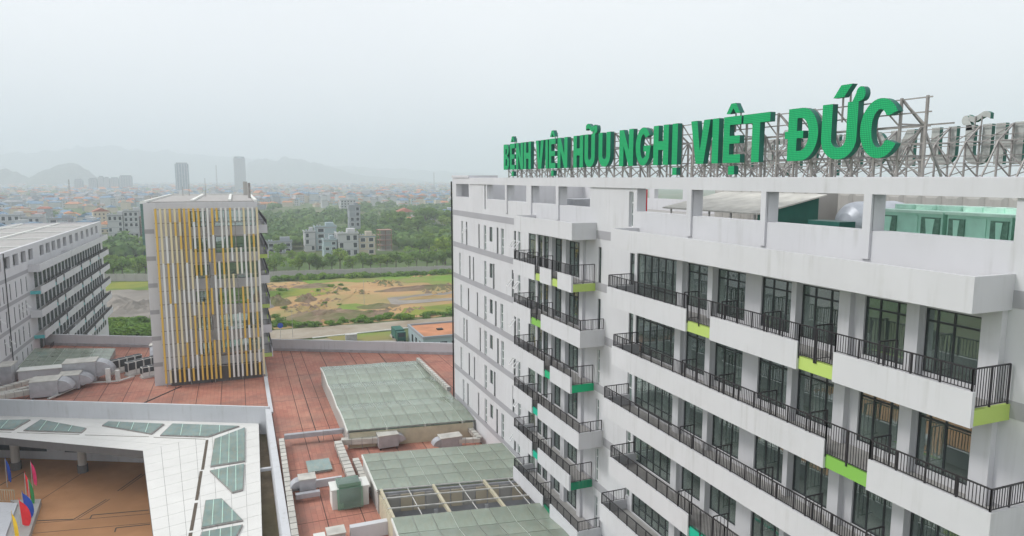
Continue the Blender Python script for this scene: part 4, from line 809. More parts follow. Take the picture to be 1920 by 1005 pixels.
for y in (104, 122, 140, 158, 176, 194): bx('roof_beam', 'offw', lw, -51.6, XL - .52, y - .25, y + .25, 32.302, 32.55)
for x in (-50.5, -42.5): bx('roof_beam', 'offw', lw, x - .25, x + .25, 91, 209, 32.304, 32.6)
MB().cyl((XL + .12, 126, 0), (XL + .12, 126, 32.6), .07, n=8).build('downpipe', 'black', lw)
balcony(lw, 1, XL, 1.7, 139, 164.2, 28.7, rail=False); balcony(lw, 1, XL, 1.7, 164.4, 208, 28.7, rail=False)
for k in range(1, 6):
    c = 'aqua' if k != 2 else None
    balcony(lw, 1, XL, 1.7, 139 if k % 2 else 138, 164.2, ZL(k), [(149, 150.2, 'aqua'), (155.5, 156.7, 'aqua')], c, None, step=.3, rail_rng=(142, 162))
    balcony(lw, 1, XL, 1.7, 164.4, 208, ZL(k), [(172, 173.5, 'aqua'), (182, 183.5, 'aqua'), (193, 194.5, 'aqua')], None, None, step=.3, rail_rng=(169, 207))

# ------------------------------------------------------------------ open land, fields and road behind the podium
def jag(pts, step=4, amp=1.5, seed=0):
    out = []
    for (a, b) in zip(pts, pts[1:] + pts[:1]):
        n = max(1, int(math.hypot(b[0] - a[0], b[1] - a[1]) / step))
        for i in range(n):
            x = a[0] + (b[0] - a[0]) * i / n; y = a[1] + (b[1] - a[1]) * i / n; v = noise.noise_vector(Vector((x * .13, y * .13, seed)))
            out.append((x + v.x * amp * 2, y + v.y * amp * 2))
    return out
def patch(name, pts, z, mat, amp=1.5, step=4, kind='structure'):
    p = jag(pts, step, amp, z * 40); tris = tessellate_polygon([[Vector((x, y, 0)) for x, y in p]]); m = MB(); m.v = [(x, y, z) for x, y in p]; m.f = [tuple(t) for t in tris]; m.m = [0] * len(m.f)
    return m.build(name, mat, None, kind=kind)
sheet('ground', [(-4900, -380), (5900, -380), (5900, 10300), (-4900, 10300)], 0, 'ground')
patch('bare_field', [(-4, 212), (40, 210), (70, 214), (115, 250), (120, 300), (60, 298), (11, 309), (-4, 310)], .05, 'dirt', 2)
patch('grass_field', [(30, 300), (60, 292), (78, 276), (125, 262), (125, 308), (60, 312), (25, 310)], .10, 'grass', 2.5)
patch('grass_field', [(-4, 270), (14, 262), (30, 268), (34, 284), (20, 292), (-2, 290)], .14, 'grassy', 4)
patch('grass_field', [(44, 218), (60, 213), (84, 224), (90, 236), (70, 232), (52, 228)], .11, 'grassy', 2)
patch('grass_field', [(22, 240), (34, 246), (40, 238), (36, 226), (26, 224)], .13, 'grass', 3)
patch('earth_track', [(24, 236), (34, 262), (40, 284), (44, 284), (38, 258), (30, 236)], .18, 'dirt', 1.2)
patch('earth_terrace', [(50, 236), (88, 240), (100, 258), (96, 262), (50, 252)], .16, 'sand', 1.5)
patch('grass_field', [(-70, 300), (-28, 306), (-28, 330), (-70, 340)], .06, 'grassy', 2)
patch('spoil_bank', [(-75, 240), (-24, 236), (-24, 306), (-75, 312)], .08, 'sand', 3)
patch('road', [(-30, 196), (20, 195), (47, 199), (140, 205), (140, 212), (40, 208), (-30, 210)], .22, 'pave', .5)
patch('road', [(-20, 165), (40, 160), (40, 192), (-20, 194)], .2, 'pave', .3)
patch('grass_field', [(24, 186), (38, 184), (40, 195), (22, 194)], .24, 'grass', .8)
MB().bar((18, 194.3, .32), (47, 197.6, .32), .5, .22).build('kerb', 'offw', None, kind='structure')
def mound(x, y, rx, ry, h, mat, label, seed):
    n = 22; m = MB(); g = {}
    for i in range(n + 1):
        for j in range(n + 1):
            u, v = i / n * 2 - 1, j / n * 2 - 1; r = math.hypot(u, v)
            z = h * max(0, 1 - r * r) ** .8 * (.75 + .55 * noise.fractal(Vector((u * 3, v * 3, seed)), 1, 2, 4)); g[i, j] = len(m.v); m.v.append((x + u * rx, y + v * ry, max(-.2, z) - .02))
    for i in range(n):
        for j in range(n): m.f.append((g[i, j], g[i + 1, j], g[i + 1, j + 1], g[i, j + 1])); m.m.append(0)
    return m.build('earth_mound', mat, None, label=label, cat='mound', group='heaps of dug earth in the field')
for i, (x, y, rx, ry, h, mat) in enumerate(((12, 255, 5, 6, 3, 'dirtd'), (22, 258, 4, 4, 2.6, 'dirtd'), (4, 250, 7, 6, 2.2, 'sand'), (26, 225, 14, 10, 1.9, 'dirtd'), (40, 222, 7, 6, 1.5, 'dirtd'), (12, 276, 9, 5, 1.2, 'grassy'), (28, 290, 9, 5, 1.4, 'dirtd'), (70, 268, 22, 4, 1.6, 'dirtd'), (72, 246, 20, 3, 1.2, 'dirt'), (-46, 272, 12, 16, 4, 'sand'), (-32, 262, 8, 10, 3, 'sand'), (44, 236, 8, 5, .9, 'dirtd'))):
    mound(x, y, rx, ry, h, mat, ['tall dark heap of earth nearest the tower in the field', 'dark heap of earth just right of the one nearest the tower', 'pale heap at the left edge of the field beside the tower', 'wide rough brown spread of spoil at the near side of the field', 'small brown heap right of the wide spoil spread', 'grassy rise at the upper left of the field', 'brown heap at the end of the earth track', 'long low earth bank across the right of the field', 'long pale bank of earth below the right earth bank', 'large grey spoil bank between left wing and tower', 'smaller grey spoil bank close to the tower', 'low brown heap beside the earth track'][i], i * 3.7)
m = MB(); rc = random.Random(11)
for i in range(1500):
    x = rc.uniform(-2, 112); y = rc.uniform(216, 304); d_ = noise.noise(Vector((x * .06, y * .06, 4)))
    if d_ < .02 or (x > 48 and d_ < .2): continue
    s_ = rc.uniform(.3, 1.3) * (1 + d_); b = len(m.v); k = 6; h = s_ * rc.uniform(.35, .8)
    for q in range(k): a_ = 6.283 * q / k + rc.uniform(-.3, .3); r_ = s_ * rc.uniform(.8, 1.5); m.v.append((x + math.cos(a_) * r_, y + math.sin(a_) * r_ * .8, .02))
    m.v.append((x + rc.uniform(-.3, .3) * s_, y + rc.uniform(-.3, .3) * s_, .05 + h))
    for q in range(k): m.f.append((b + q, b + (q + 1) % k, b + k)); m.m.append(0 if rc.random() < .6 else 1)
m.build('earth_clods', ['dirtd', 'dirt'], None, kind='stuff', label='rough clods of dug earth over the field', cat='earth')
pw = thing('perimeter_wall', (12, 322, 0), 'long grey concrete panel wall behind the fields', 'wall')
P = [(-80, 350), (-38, 334), (12, 322), (60, 316), (94, 312), (150, 306)]
for (a, b) in zip(P, P[1:]):
    L = math.hypot(b[0] - a[0], b[1] - a[1]); n = round(L / 4.2)
    for i in range(n):
        p = [(a[0] + (b[0] - a[0]) * t_, a[1] + (b[1] - a[1]) * t_) for t_ in (i / n, (i + .97) / n)]; h = 3.0 + .25 * rnd.random()
        MB().bar((p[0][0], p[0][1], h / 2), (p[1][0], p[1][1], h / 2), .15, h).build('wall_panel', 'conc', pw)
        bx('wall_post', 'conc', pw, p[0][0] - .25, p[0][0] - .02, p[0][1] - .2, p[0][1] + .2, 0, h + .2)
t = thing('gatehouse', (49, 173, 0), 'small grey gatehouse with flat red roof beside the hospital', 'building')
bx('wall', 'h_blu', t, 41.7, 57, 164.4, 180.6, 0, 4.4); bx('roof_deck', 't_org', t, 42, 56.6, 164.8, 180.2, 4.402, 4.6)
for a in ((41.5, 42, 164.2, 180.8), (56.7, 57.2, 164.2, 180.8), (42, 56.7, 164.2, 164.7), (42, 56.7, 180.3, 180.8)): bx('parapet', 'h_gry', t, a[0], a[1], a[2], a[3], 4.403, 5.0)
for x in (43, 46, 49, 52): bx('window', 'hwin', t, x, x + 1.8, 164.33, 164.398, 1.4, 3.4)
for y in (167, 171, 175): bx('window', 'hwin', t, 41.63, 41.698, y, y + 1.6, 1.2, 3.2)
bx('skylight_box', 'black', t, 47.5, 49, 172, 173.5, 4.61, 4.9)
t = thing('parked_truck', (39.5, 184, 0), 'dark green parked truck beside the gatehouse', 'truck')
bx('cab', 'dgreen', t, 38.6, 40.9, 180.2, 182.2, .7, 3.0); bx('cargo_box', 'net', t, 38.5, 41, 182.3, 187.6, .9, 3.3); bx('windscreen', 'hwin', t, 38.9, 40.6, 180.12, 180.19, 1.8, 2.8)
for y in (181.2, 186.4):
    for x in (38.7, 40.8): MB().cyl((x - .15, y, .5), (x + .15, y, .5), .5, n=14).build('wheel', 'black', t)
t = thing('site_cabin', (27.5, 188, 0), 'small grey generator box beside the road', 'cabinet'); bx('casing', 'galv', t, 26, 29, 187, 188.6, .3, 1.9); bx('lid', 'steelw', t, 25.9, 29.1, 186.9, 188.7, 1.902, 2.0)
t = thing('road_sign', (9.8, 196, 0), 'round blue road sign on a pole beside the pale road', 'sign'); MB().cyl((9.8, 196, 0), (9.8, 196, 4.4), .07, n=8).build('pole', 'steelw', t); MB().cyl((9.8, 195.9, 4.1), (9.8, 195.86, 4.1), .75, n=20).build('disc', 'blue', t)
for i, (x, y, h) in enumerate(((13, 197, 8), (40, 240, 9), (74, 230, 10))):
    MB().cyl((x, y, 0), (x, y, h), .07, .05, n=6).build('utility_pole', 'conc', None, label=['thin utility pole beside the road sign', 'thin utility pole in the middle of the bare field', 'thin utility pole by the yellow grass'][i], cat='pole')

# ------------------------------------------------------------------ trees
def crown_mesh(seed, n, size, rx=1, rz=.8, mat='leaf', clumps=11):
    r = random.Random(seed); m = MB(); C_ = []
    for i in range(clumps):
        a = r.uniform(0, 6.28); q = r.uniform(.1, .75); C_.append((Vector((math.cos(a) * q * rx, math.sin(a) * q * rx, r.uniform(-.45, .75) * rz)), r.uniform(.28, .5)))
    for i in range(n):
        c, rad = r.choice(C_); d = Vector((r.gauss(0, 1), r.gauss(0, 1), r.gauss(0, 1))).normalized(); p = c + d * rad * r.uniform(.75, 1.05)
        u = d.orthogonal().normalized(); u.rotate(Matrix.Rotation(r.uniform(0, 6.28), 3, d)); v = d.cross(u); tilt = Vector((r.uniform(-.5, .5), r.uniform(-.5, .5), r.uniform(-.3, .6))); u = (u + tilt * .5).normalized(); s = size * r.uniform(.6, 1.3)
        m.face([p - u * s, p + v * s * .55, p + u * s, p - v * s * .55])
    return m.mesh('crown', mat)
CR = [crown_mesh(i, 620, .13) for i in range(4)]; CB = [crown_mesh(20 + i, 500, .15, 1, .55, 'bush', 9) for i in range(3)]
TRK = []
for i in range(2):
    m = MB().cyl((0, 0, -1.6), (.03, 0, -.5), .07, .05, 8); m.cyl((.03, 0, -.5), (.35, .15, .25), .045, .02, 6).cyl((.03, 0, -.5), (-.3, .2, .3), .045, .02, 6).cyl((.03, 0, -.5), (0, -.35, .3), .045, .02, 6); TRK.append(m.mesh('trunk', 'trunk'))
def tree(x, y, s, label, group, sx=1.0, i=0):
    t = thing('tree', (x, y, 0), label, 'tree', group); rz = rnd.uniform(0, 6.28)
    a = link('crown', CR[i % 4], t, loc=(x, y, 1.5 * s)); a.scale = (s * sx, s * sx, s); a.rotation_euler = (0, 0, rz)
    b = link('trunk', TRK[i % 2], t, loc=(x, y, 1.5 * s)); b.scale = (s, s, s); b.rotation_euler = (0, 0, rz)
def shrub(x, y, s, label, group, i=0):
    o = link('shrub', CB[i % 3], None, loc=(x, y, .3 * s), label=label, cat='shrub', group=group); o.scale = (s * rnd.uniform(.9, 1.7), s * rnd.uniform(.8, 1.3), s * rnd.uniform(.6, 1.0)); o.rotation_euler = (0, 0, rnd.uniform(0, 6.28))
ORD = 'first second third fourth fifth sixth seventh eighth ninth tenth eleventh twelfth thirteenth fourteenth fifteenth sixteenth seventeenth eighteenth nineteenth twentieth'.split() + ['twenty-' + w for w in 'first second third fourth fifth sixth seventh eighth ninth'.split()] + ['thirtieth'] + ['thirty-' + w for w in 'first second third fourth fifth sixth'.split()]
n = 0; rowr = 0; rowl = 0
for k in range(46):
    f = k / 45; x = -68 + 190 * f + rnd.uniform(-1.5, 1.5); y = 340 - f * 26 + rnd.uniform(0, 12); n += 1
    if 20 < x < 24: continue
    if x > 11: rowr += 1; lab = ORD[rowr - 1] + ' tree from the tower in the row behind the concrete wall'
    elif x < -36: rowl += 1; lab = ORD[rowl - 1] + ' tree from the left in the row seen left of the tower'
    else: lab = 'tree of the wall row standing behind the tower'
    tree(x, y, rnd.uniform(2.9, 4.4), lab, 'trees behind the wall', 1.15, n)
for k in range(90):
    x = rnd.uniform(92, 205); y = rnd.uniform(340, 640); n += 1
    if x > .34 * y + 14 or x < 86 + (y - 340) * .12: continue
    big = rnd.random() < .3; tree(x, y, rnd.uniform(5.5, 8.5) if big else rnd.uniform(3, 5), 'tree in the dense grove beside the hospital edge', 'grove of trees', 1.2, n)
for k in range(60):
    x = rnd.uniform(-100, 90); y = rnd.uniform(350, 520); n += 1
    if 30 < x < 92 and y < 432: continue
    tree(x, y, rnd.uniform(2.4, 4.2), 'tree among the overgrown plots before the town', 'trees on the overgrown plots', 1.2, n)
for k in range(130):
    x = rnd.uniform(-8, 92); y = 213 + rnd.gauss(0, 1.8) + 1.5 * math.sin(x * .2); n += 1
    if rnd.random() < .95: shrub(x, y, rnd.choice((.7, .9, 1.2, 1.6, 2.1)) * rnd.uniform(.8, 1.2), 'low green bush in the hedge along the road', 'roadside bushes', n)
for k in range(34):
    x = 14 + 85 * k / 33; n += 1; shrub(x, 314 - (x - 14) * .09 + rnd.uniform(-3, 1), rnd.uniform(1.8, 3.0), ORD[k] + ' dark bush from the tower at the foot of the concrete wall', 'bushes along the wall', n)
for k in range(60):
    x = rnd.uniform(-44, -23); n += 1; shrub(x, rnd.uniform(213, 240), rnd.uniform(1.6, 3.2), 'bright green bush between left wing and tower', 'bushes between the wings', n)
for k in range(22):
    x = rnd.uniform(0, 40); n += 1; shrub(x, rnd.uniform(222, 292), rnd.uniform(.7, 1.5), 'small green bush on the bare field', 'field bushes', n)

# ------------------------------------------------------------------ houses at the edge of the town
def house(x0, x1, y0, y1, h, label, wall='h_wht', roof='flat', rmat='t_gry', floors=3, wx=3, extra=None, frame=False):
    t = thing('house', ((x0 + x1) / 2, (y0 + y1) / 2, 0), label, 'house', 'houses at the edge of the town'); fh = h / floors
    bx('wall', wall, t, x0, x1, y0, y1, 0, h)
    if roof == 'flat':
        r = bx('roof', rmat, t, x0 - .3, x1 + .3, y0 - .3, y1 + .3, h + .002, h + .35)
        for a in ((x0 - .3, x1 + .3, y0 - .3, y0 - .1), (x0 - .3, x0 - .1, y0 - .1, y1 + .3), (x1 + .1, x1 + .3, y0 - .1, y1 + .3)): bx('parapet', wall, r, a[0], a[1], a[2], a[3], h + .352, h + 1.1)
        bx('stair_head', wall, r, x0 + (x1 - x0) * .55, x1 - .8, y0 + (y1 - y0) * .5, y1 - .5, h + .353, h + 2.7)
        for k in range(2): MB().cyl((x0 + 1.2 + k * 1.5, y0 + 2, h + .36), (x0 + 1.2 + k * 1.5, y0 + 2, h + 1.7), .5, n=10).build('roof_tank', 'tank', r)
    else:
        ym = (y0 + y1) / 2; e = .5; z = h + (x1 - x0) * .22
        xm = (x0 + x1) / 2
        m = MB(); m.v = [(x0 - e, y0 - e, h), (x1 + e, y0 - e, h), (x1 + e, y1 + e, h), (x0 - e, y1 + e, h), (xm, y0 + (2 if roof == 'hip' else -e), z), (xm, y1 - (2 if roof == 'hip' else -e), z)]
        m.f = [(0, 1, 4), (1, 2, 5, 4), (2, 3, 5), (3, 0, 4, 5), (0, 3, 2, 1)]; m.m = [0] * 5; m.build('roof', rmat, t)
    w = (x1 - x0) / wx
    for f in range(floors):
        bx('floor_band', 'h_wht' if wall != 'h_wht' else 'h_gry', t, x0 - .12, x1 + .12, y0 - .14, y0 - .002, f * fh + fh - .28, f * fh + fh - .02)
        for i in range(wx):
            if rnd.random() < .25: continue
            c = x0 + (i + .5) * w; o = bx('window', 'wframe', t, c - w * .32, c + w * .32, y0 - .10, y0 - .003, f * fh + .8, f * fh + fh - .5); bx('pane', 'hwin', o, c - w * .27, c + w * .27, y0 - .12, y0 - .101, f * fh + .9, f * fh + fh - .6)
        for j in range(2):
            if rnd.random() < .55: continue
            c = y0 + (y1 - y0) * (j + .5) / 2; bx('window', 'hwin', t, x0 - .08, x0 - .003, c - .7, c + .7, f * fh + .9, f * fh + fh - .6)
            bx('window', 'hwin', t, x1 + .003, x1 + .08, c - .7, c + .7, f * fh + .9, f * fh + fh - .6)
    return t
house(37.8, 44, 433, 443, 11.5, 'white three-storey house with porch left of the grey gable house', 'h_wht', 'flat', 't_gry', 3, 2)
house(44.6, 57, 436, 448, 14.0, 'tall blank blue-grey house beside the white three-storey house', 'h_blu', 'flat', 't_gry', 4, 2)
house(45, 52, 398, 409, 9.0, 'pale house with narrow windows at the left end of the middle row', 'h_blu', 'flat', 't_gry', 3, 2)
house(52.6, 64, 397, 410, 12.5, 'wide white house with dark ground floor in the middle row', 'h_wht', 'flat', 'conc', 3, 3)
house(64.6, 74, 400, 411, 10.5, 'cream house with dark upper windows at the right end of the middle row', 'h_crm', 'flat', 't_blu', 3, 2)
house(78.5, 86.5, 525, 535, 23.0, 'slim tall grey house standing alone above the trees', 'h_gry', 'flat', 't_gry', 6, 2)
house(16, 30, 428, 438, 6.4, 'long low grey house with flat roof near the tower', 'h_gry', 'flat', 't_gry', 2, 3)
house(-80, -71, 530, 544, 19.0, 'white five-storey house left of the tower', 'h_wht', 'flat', 't_gry', 5, 3)
house(-70.6, -61.6, 531, 545, 21.5, 'white six-storey house with a red neighbour left of the tower', 'h_wht', 'flat', 't_gry', 6, 3)
house(-61, -55, 534, 546, 17, 'brick-red house tight beside the white six-storey house', 'h_brk', 'flat', 't_red', 5, 2)
house(-158, -146, 600, 615, 17.0, 'white flat-roofed house at the far left above the left wing', 'h_wht', 'flat', 't_gry', 4, 3)
house(-145.6, -134, 602, 615, 15.0, 'white house with dark window row beside the far left house', 'h_wht', 'flat', 't_gry', 4, 3)
house(-128, -114, 596, 608, 14.0, 'grey unplastered house right of the white houses at far left', 'h_gry', 'flat', 't_gry', 3, 2)
house(-176, -162, 640, 655, 13.0, 'low white house at the very left edge', 'h_wht', 'flat', 't_gry', 3, 3)
house(161, 181, 740, 756, 7.4, 'white house with a wide red tiled roof beside the grove', 'h_wht', 'hip', 't_red', 2, 4)
house(124, 143, 900, 915, 16.0, 'white five-storey block behind the orange roofs', 'h_wht', 'flat', 't_gry', 5, 5)
house(2, 12, 520, 532, 10, 'gabled blue-grey house close to the right side of the tower', 'h_blu', 'gable', 't_gry', 3, 2)
t = thing('unfinished_house', (84, 424, 0), 'unfinished brick and concrete frame house with open floors', 'house')
for f in range(5): bx('floor_slab', 'h_brk' if f else 'conc', t, 80.2, 88.2, 419.6, 429, f * 3.1, f * 3.1 + .35)
for x in (80.5, 84, 87.6):
    for y in (420, 428.5): bx('column', 'h_brk', t, x - .2, x + .2, y - .2, y + .2, .35, 12.4)
bx('core_wall', 'conc', t, 82, 87.9, 424, 424.3, .35, 12.4)
t = thing('netted_building', (-44, 436, 0), 'building wrapped in dark green netting with a white sheet top behind the tower', 'building')
bx('netting', 'net', t, -48.6, -40, 430, 444, 0, 30.2); MB().hexa([(-49, 429.6, 30.1), (-39.6, 429.6, 30.1), (-39.6, 444.4, 30.1), (-49, 444.4, 30.1), (-48.6, 430, 31.6), (-40, 431, 32.2), (-40, 443, 32.4), (-48.6, 443, 31.4)]).build('top_sheet', 'offw', t)
for x in (-47, -43.4): bx('roof_tank', 'conc', t, x, x + 3, 436, 439, 31.5, 34.2)

# ------------------------------------------------------------------ hazy town
RO = ['t_red', 't_org', 't_gry', 't_gry', 't_blu', 't_blu', 'h_wht']; WA = ['h_wht', 'h_wht', 'h_crm', 'h_blu', 'h_gry', 'h_crm']
def town_house(m, x, y, w, d, h, kind, a=0.0, mats=(0, 1, 2)):
    ca, sa = math.cos(a), math.sin(a); T = lambda p: (x + p[0] * ca - p[1] * sa, y + p[0] * sa + p[1] * ca, p[2]); wi, ri, gi = mats
    b = len(m.v); m.box(-w / 2, w / 2, -d / 2, d / 2, 0, h, wi)
    if kind == 0: m.box(-w / 2 - .3, w / 2 + .3, -d / 2 - .3, d / 2 + .3, h + .01, h + .5, ri); m.box(-w * .1, w * .4, 0, d * .4, h + .5, h + 2.6, wi)
    else:
        k = len(m.v); z = h + w * .24; m.v += [(-w / 2 - .5, -d / 2 - .5, h), (w / 2 + .5, -d / 2 - .5, h), (w / 2 + .5, d / 2 + .5, h), (-w / 2 - .5, d / 2 + .5, h), (0, -d / 2 + (2 if kind == 2 else -.5), z), (0, d / 2 - (2 if kind == 2 else -.5), z)]
        for f in ((0, 1, 4), (1, 2, 5, 4), (2, 3, 5), (3, 0, 4, 5)): m.f.append(tuple(k + i for i in f)); m.m.append(ri)
    nf = max(1, int(h / 3.3)); nw = max(2, int(w / 3.2))
    for f in range(nf):
        for i in range(nw): c = -w / 2 + w * (i + .5) / nw; m.box(c - .6, c + .6, -d / 2 - .06, -d / 2 - .01, f * 3.3 + 1, f * 3.3 + 2.6, gi)
    m.v[b:] = [T(p) for p in m.v[b:]]
VAR = []
for i in range(26):
    h = rnd.choice((3.6, 4, 6.8, 7, 7.2, 10, 10.5, 13.5)); k = rnd.choice((0, 0, 1, 2, 2)) if h < 9 else rnd.choice((0, 0, 1)); m = MB(); wa, ro = rnd.choice(WA), rnd.choice(RO if k == 0 else RO[:6])
    town_house(m, 0, 0, rnd.uniform(6, 13), rnd.uniform(9, 16), h, k); VAR.append((m.mesh('house', [wa, ro, 'hwin']), {'h_wht': 'white', 'h_crm': 'cream', 'h_blu': 'pale blue', 'h_gry': 'grey'}[wa], {'t_red': 'red tiled', 't_org': 'orange', 't_gry': 'grey', 't_blu': 'blue', 'h_wht': 'white'}[ro], 'tall' if h > 9 else 'low'))
def in_town(y): return rnd.uniform(-.29 * y - 20, .315 * y + 15)
cnt = 0; spots = []
while cnt < 280:
    y = 560 + 1250 * rnd.random() ** 1.25; x = in_town(y); dens = noise.noise(Vector((x * .004, y * .004, 3)))
    if (x > -40 and y < 640) or dens < -.12 + (.28 if x > 0 and y < 900 else 0) or any(abs(x - q[0]) < 13 and abs(y - q[1]) < 17 for q in spots): continue
    spots.append((x, y)); me, w, r, s_ = VAR[cnt % len(VAR)]; cnt += 1
    o = link('house', me, None, loc=(x, y, -.01), label=f'{s_} {w} house with {r} roof in the hazy town', cat='house', group=f'{s_} {w} town houses with {r} roofs'); o.rotation_euler = (0, 0, R(rnd.choice((0, 90, 180)) + rnd.uniform(-25, 25)))
mats = ['h_wht', 'h_crm', 'h_gry', 't_red', 't_org', 't_gry', 't_blu', 'hwin']; m = MB()
for i in range(4200):
    y = 1250 + 4700 * rnd.random() ** 1.4; x = in_town(y)
    if i < 900:
        y = rnd.uniform(640, 1500); x = rnd.uniform(-.29 * y - 20, -.01 * y)
        if any(abs(x - q[0]) < 15 and abs(y - q[1]) < 18 for q in spots): continue
        spots.append((x, y))
    if noise.noise(Vector((x * .003, y * .003, 9))) < -.22: continue
    h = rnd.choice((4, 7, 7, 10, 10, 13)) * rnd.uniform(.9, 1.25); town_house(m, x, y, rnd.uniform(8, 16), rnd.uniform(10, 20), h, rnd.choice((0, 1, 2)), rnd.uniform(0, 3.1), (rnd.choice((0, 0, 1, 2)), rnd.choice((3, 4, 5, 5, 6, 6)), 7))
m.build('far_town', mats, None, kind='stuff', label='hazy roofs of the far town up to the horizon', cat='town')
m = MB(); r2 = random.Random(5)
def clump(x, y, s, n):
    for i in range(n):
        d = Vector((r2.gauss(0, 1), r2.gauss(0, 1), abs(r2.gauss(0, .8)))).normalized(); p = Vector((x, y, s * .55)) + Vector((d.x * s, d.y * s, d.z * s * .75)) * r2.uniform(.6, 1.05); u = d.orthogonal().normalized(); u.rotate(Matrix.Rotation(r2.uniform(0, 6.28), 3, d)); v = d.cross(u); q = s * r2.uniform(.2, .42)
        m.face([p - u * q, p + v * q * .7, p + u * q, p - v * q * .7])
for i in range(5200):
    y = 430 + 4200 * r2.random() ** 1.7; x = r2.uniform(-.30 * y - 30, .33 * y + 30)
    if y < 700 and any(abs(x - a) < 12 and -14 < y - b < 6 for a, b in ((46, 436), (60, 400), (70, 440), (83, 528), (84, 424), (23, 430), (-70, 534), (-146, 604), (-120, 600), (7, 524))): continue
    if noise.noise(Vector((x * .005, y * .005, 21))) < (.06 if (x < -.01 * y and y > 620) or y > 1100 else -.30): continue
    if y < 2000 and any(abs(x - a) < 10 and -26 < y - b < 8 for a, b in spots): continue
    clump(x, y, r2.uniform(3, 6.5) * (1 + y / 5000), 34 if y < 1200 else 20)
m.build('far_woods', 'leaff', None, kind='stuff', label='hazy belts of trees between the town houses', cat='woods')
# plots of scrub close behind the wall
m = MB()
for i in range(700):
    y = r2.uniform(345, 470); x = r2.uniform(-110, 170)
    if 34 < x < 92 and 385 < y < 450 or 14 < x < 32 and y > 415: continue
    clump(x, y, r2.uniform(1.2, 2.8), 26)
m.build('scrub', 'bush', None, kind='stuff', label='overgrown green scrub on the plots behind the wall', cat='scrub')

def block(x0, x1, y, d, h, label, mat='tglass', round_top=False):
    t = thing('high_rise', ((x0 + x1) / 2, y + d / 2, 0), label, 'tower'); n = int(h / 3.6)
    bx('core', mat, t, x0 + .3, x1 - .3, y + .3, y + d - .3, 0, h)
    m = MB()
    for i in range(n): m.box(x0, x1, y, y + d, i * 3.6 + 2.6, i * 3.6 + 3.5)
    m.build('floor_slabs', 'h_blu', t, kind='stuff')
    for i in range(5): x = x0 + (x1 - x0) * (i + .5) / 5; bx('pier', 'h_wht', t, x - .8, x + .8, y - .4, y - .01, 0, h)
    bx('crown', 'h_gry', t, x0 + 3, x1 - 3, y + 3, y + d - 3, h + .01, h + 4) 
    if round_top: MB().cyl(((x0 + x1) / 2, y + d / 2, h + .02), ((x0 + x1) / 2, y + d / 2, h + 4.6), (x1 - x0) * .47, (x1 - x0) * .34, 24).build('crown_ring', 'h_blu', t)
block(-155.4, -120.4, 2200, 30, 84, 'broad glass high-rise above the town')
block(.2, 35.6, 2400, 34, 108, 'tallest rounded high-rise above the town', 'h_wht', True)
for (a, b, h), lab in zip(((-478, -455, 38), (-438, -414, 41), (-411, -395, 47.4), (-394, -379, 44), (-376, -353, 43), (-350, -313.5, 49.7)), ('leftmost of the six distant slab blocks', 'second of the six distant slab blocks', 'slim tallest-looking block third of the six distant slabs', 'fourth of the six distant slab blocks', 'fifth of the six distant slab blocks', 'widest and rightmost of the six distant slab blocks')):
    block(a, b, 2600, 24, h, lab, 'h_gry')
for x, y, h, lab in ((-38.6, 1800, 74, 'lattice mast between the two high-rises'), (-227, 1200, 42, 'lattice mast left of the distant slab blocks'), (520, 1900, 60, 'lattice mast above the grove near the hospital edge')):
    t = thing('lattice_mast', (x, y, 0), lab, 'mast')
    for sx in (-1, 1): MB().bar((x + sx * 1.6, y, 0), (x + sx * .3, y, h), .5).build('leg', 'steel', t)
    for i in range(10): a, b = i / 10, (i + 1) / 10; MB().bar((x - 1.6 + 1.3 * a, y, h * a), (x + 1.6 - 1.3 * b, y, h * b), .3).build('lattice', 'steel', t)
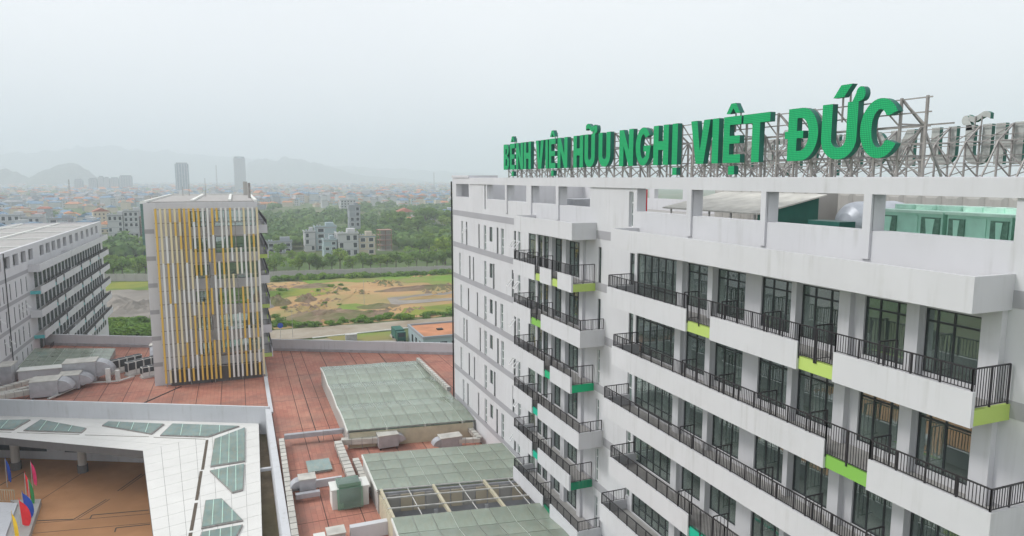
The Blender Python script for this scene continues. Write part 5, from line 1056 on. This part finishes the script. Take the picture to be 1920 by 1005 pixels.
def ridge(name, prof, y, depth, label_seed):
    xs = [p[0] for p in prof]; n = 150; k = 22; m = MB(); g = {}
    def hz(x):
        for (a, za), (b, zb) in zip(prof, prof[1:]):
            if a <= x <= b: f = (x - a) / (b - a); f = f * f * (3 - 2 * f); return za + (zb - za) * f
        return 0
    for i in range(n + 1):
        x = xs[0] + (xs[-1] - xs[0]) * i / n; H = hz(x)
        for j in range(k + 1):
            v = j / k * 2 - 1; z = H * (1 - abs(v) ** 1.7) * (1 + .22 * noise.fractal(Vector((x * .008, v * 3, label_seed)), 1, 2, 4) * (1 if j != k // 2 else .25)); g[i, j] = len(m.v); m.v.append((x, y + v * depth, max(z, -.5) - .4))
    for i in range(n):
        for j in range(k): m.f.append((g[i, j], g[i + 1, j], g[i + 1, j + 1], g[i, j + 1])); m.m.append(0)
    return m.build(name, 'hill', None, kind='structure', smooth=True)
ridge('hills', [(-1260, 0), (-1190, 90), (-1160, 96), (-1118, 70), (-1058, 41), (-978, 91), (-913, 118), (-835, 122), (-785, 92), (-722, 41), (-650, 0)], 4600, 260, 1)
ridge('hills', [(0, 0), (72, 108), (140, 177), (228, 201), (338, 197), (438, 217), (541, 209), (655, 172), (794, 154), (911, 111), (1054, 73), (1249, 54), (1501, 39), (1800, 0)], 6500, 500, 2)
ridge('hills', [(-3400, 60), (-2601, 234), (-2315, 293), (-1925, 321), (-1724, 352), (-1519, 373), (-1414, 404), (-1286, 370), (-1048, 356), (-778, 342), (-387, 316), (-41, 296), (256, 274), (748, 227), (1262, 191), (1801, 167), (2365, 142), (2881, 115), (3600, 60)], 9000, 900, 3)

# ------------------------------------------------------------------ the hazy air
hz = MB().box(-4950, 5950, -400, 10350, -1, 520).build('haze', [], None, kind='stuff')
hm = bpy.data.materials.new('haze_air'); hm.use_nodes = True; ht = hm.node_tree; ht.nodes.remove(ht.nodes['Principled BSDF'])
pv = ht.nodes.new('ShaderNodeVolumePrincipled'); pv.inputs['Color'].default_value = (.86, .925, 1.0, 1); pv.inputs['Density'].default_value = 3.6e-4; pv.inputs['Anisotropy'].default_value = 0.0
ht.links.new(pv.outputs[0], ht.nodes['Material Output'].inputs['Volume']); hz.data.materials.append(hm)
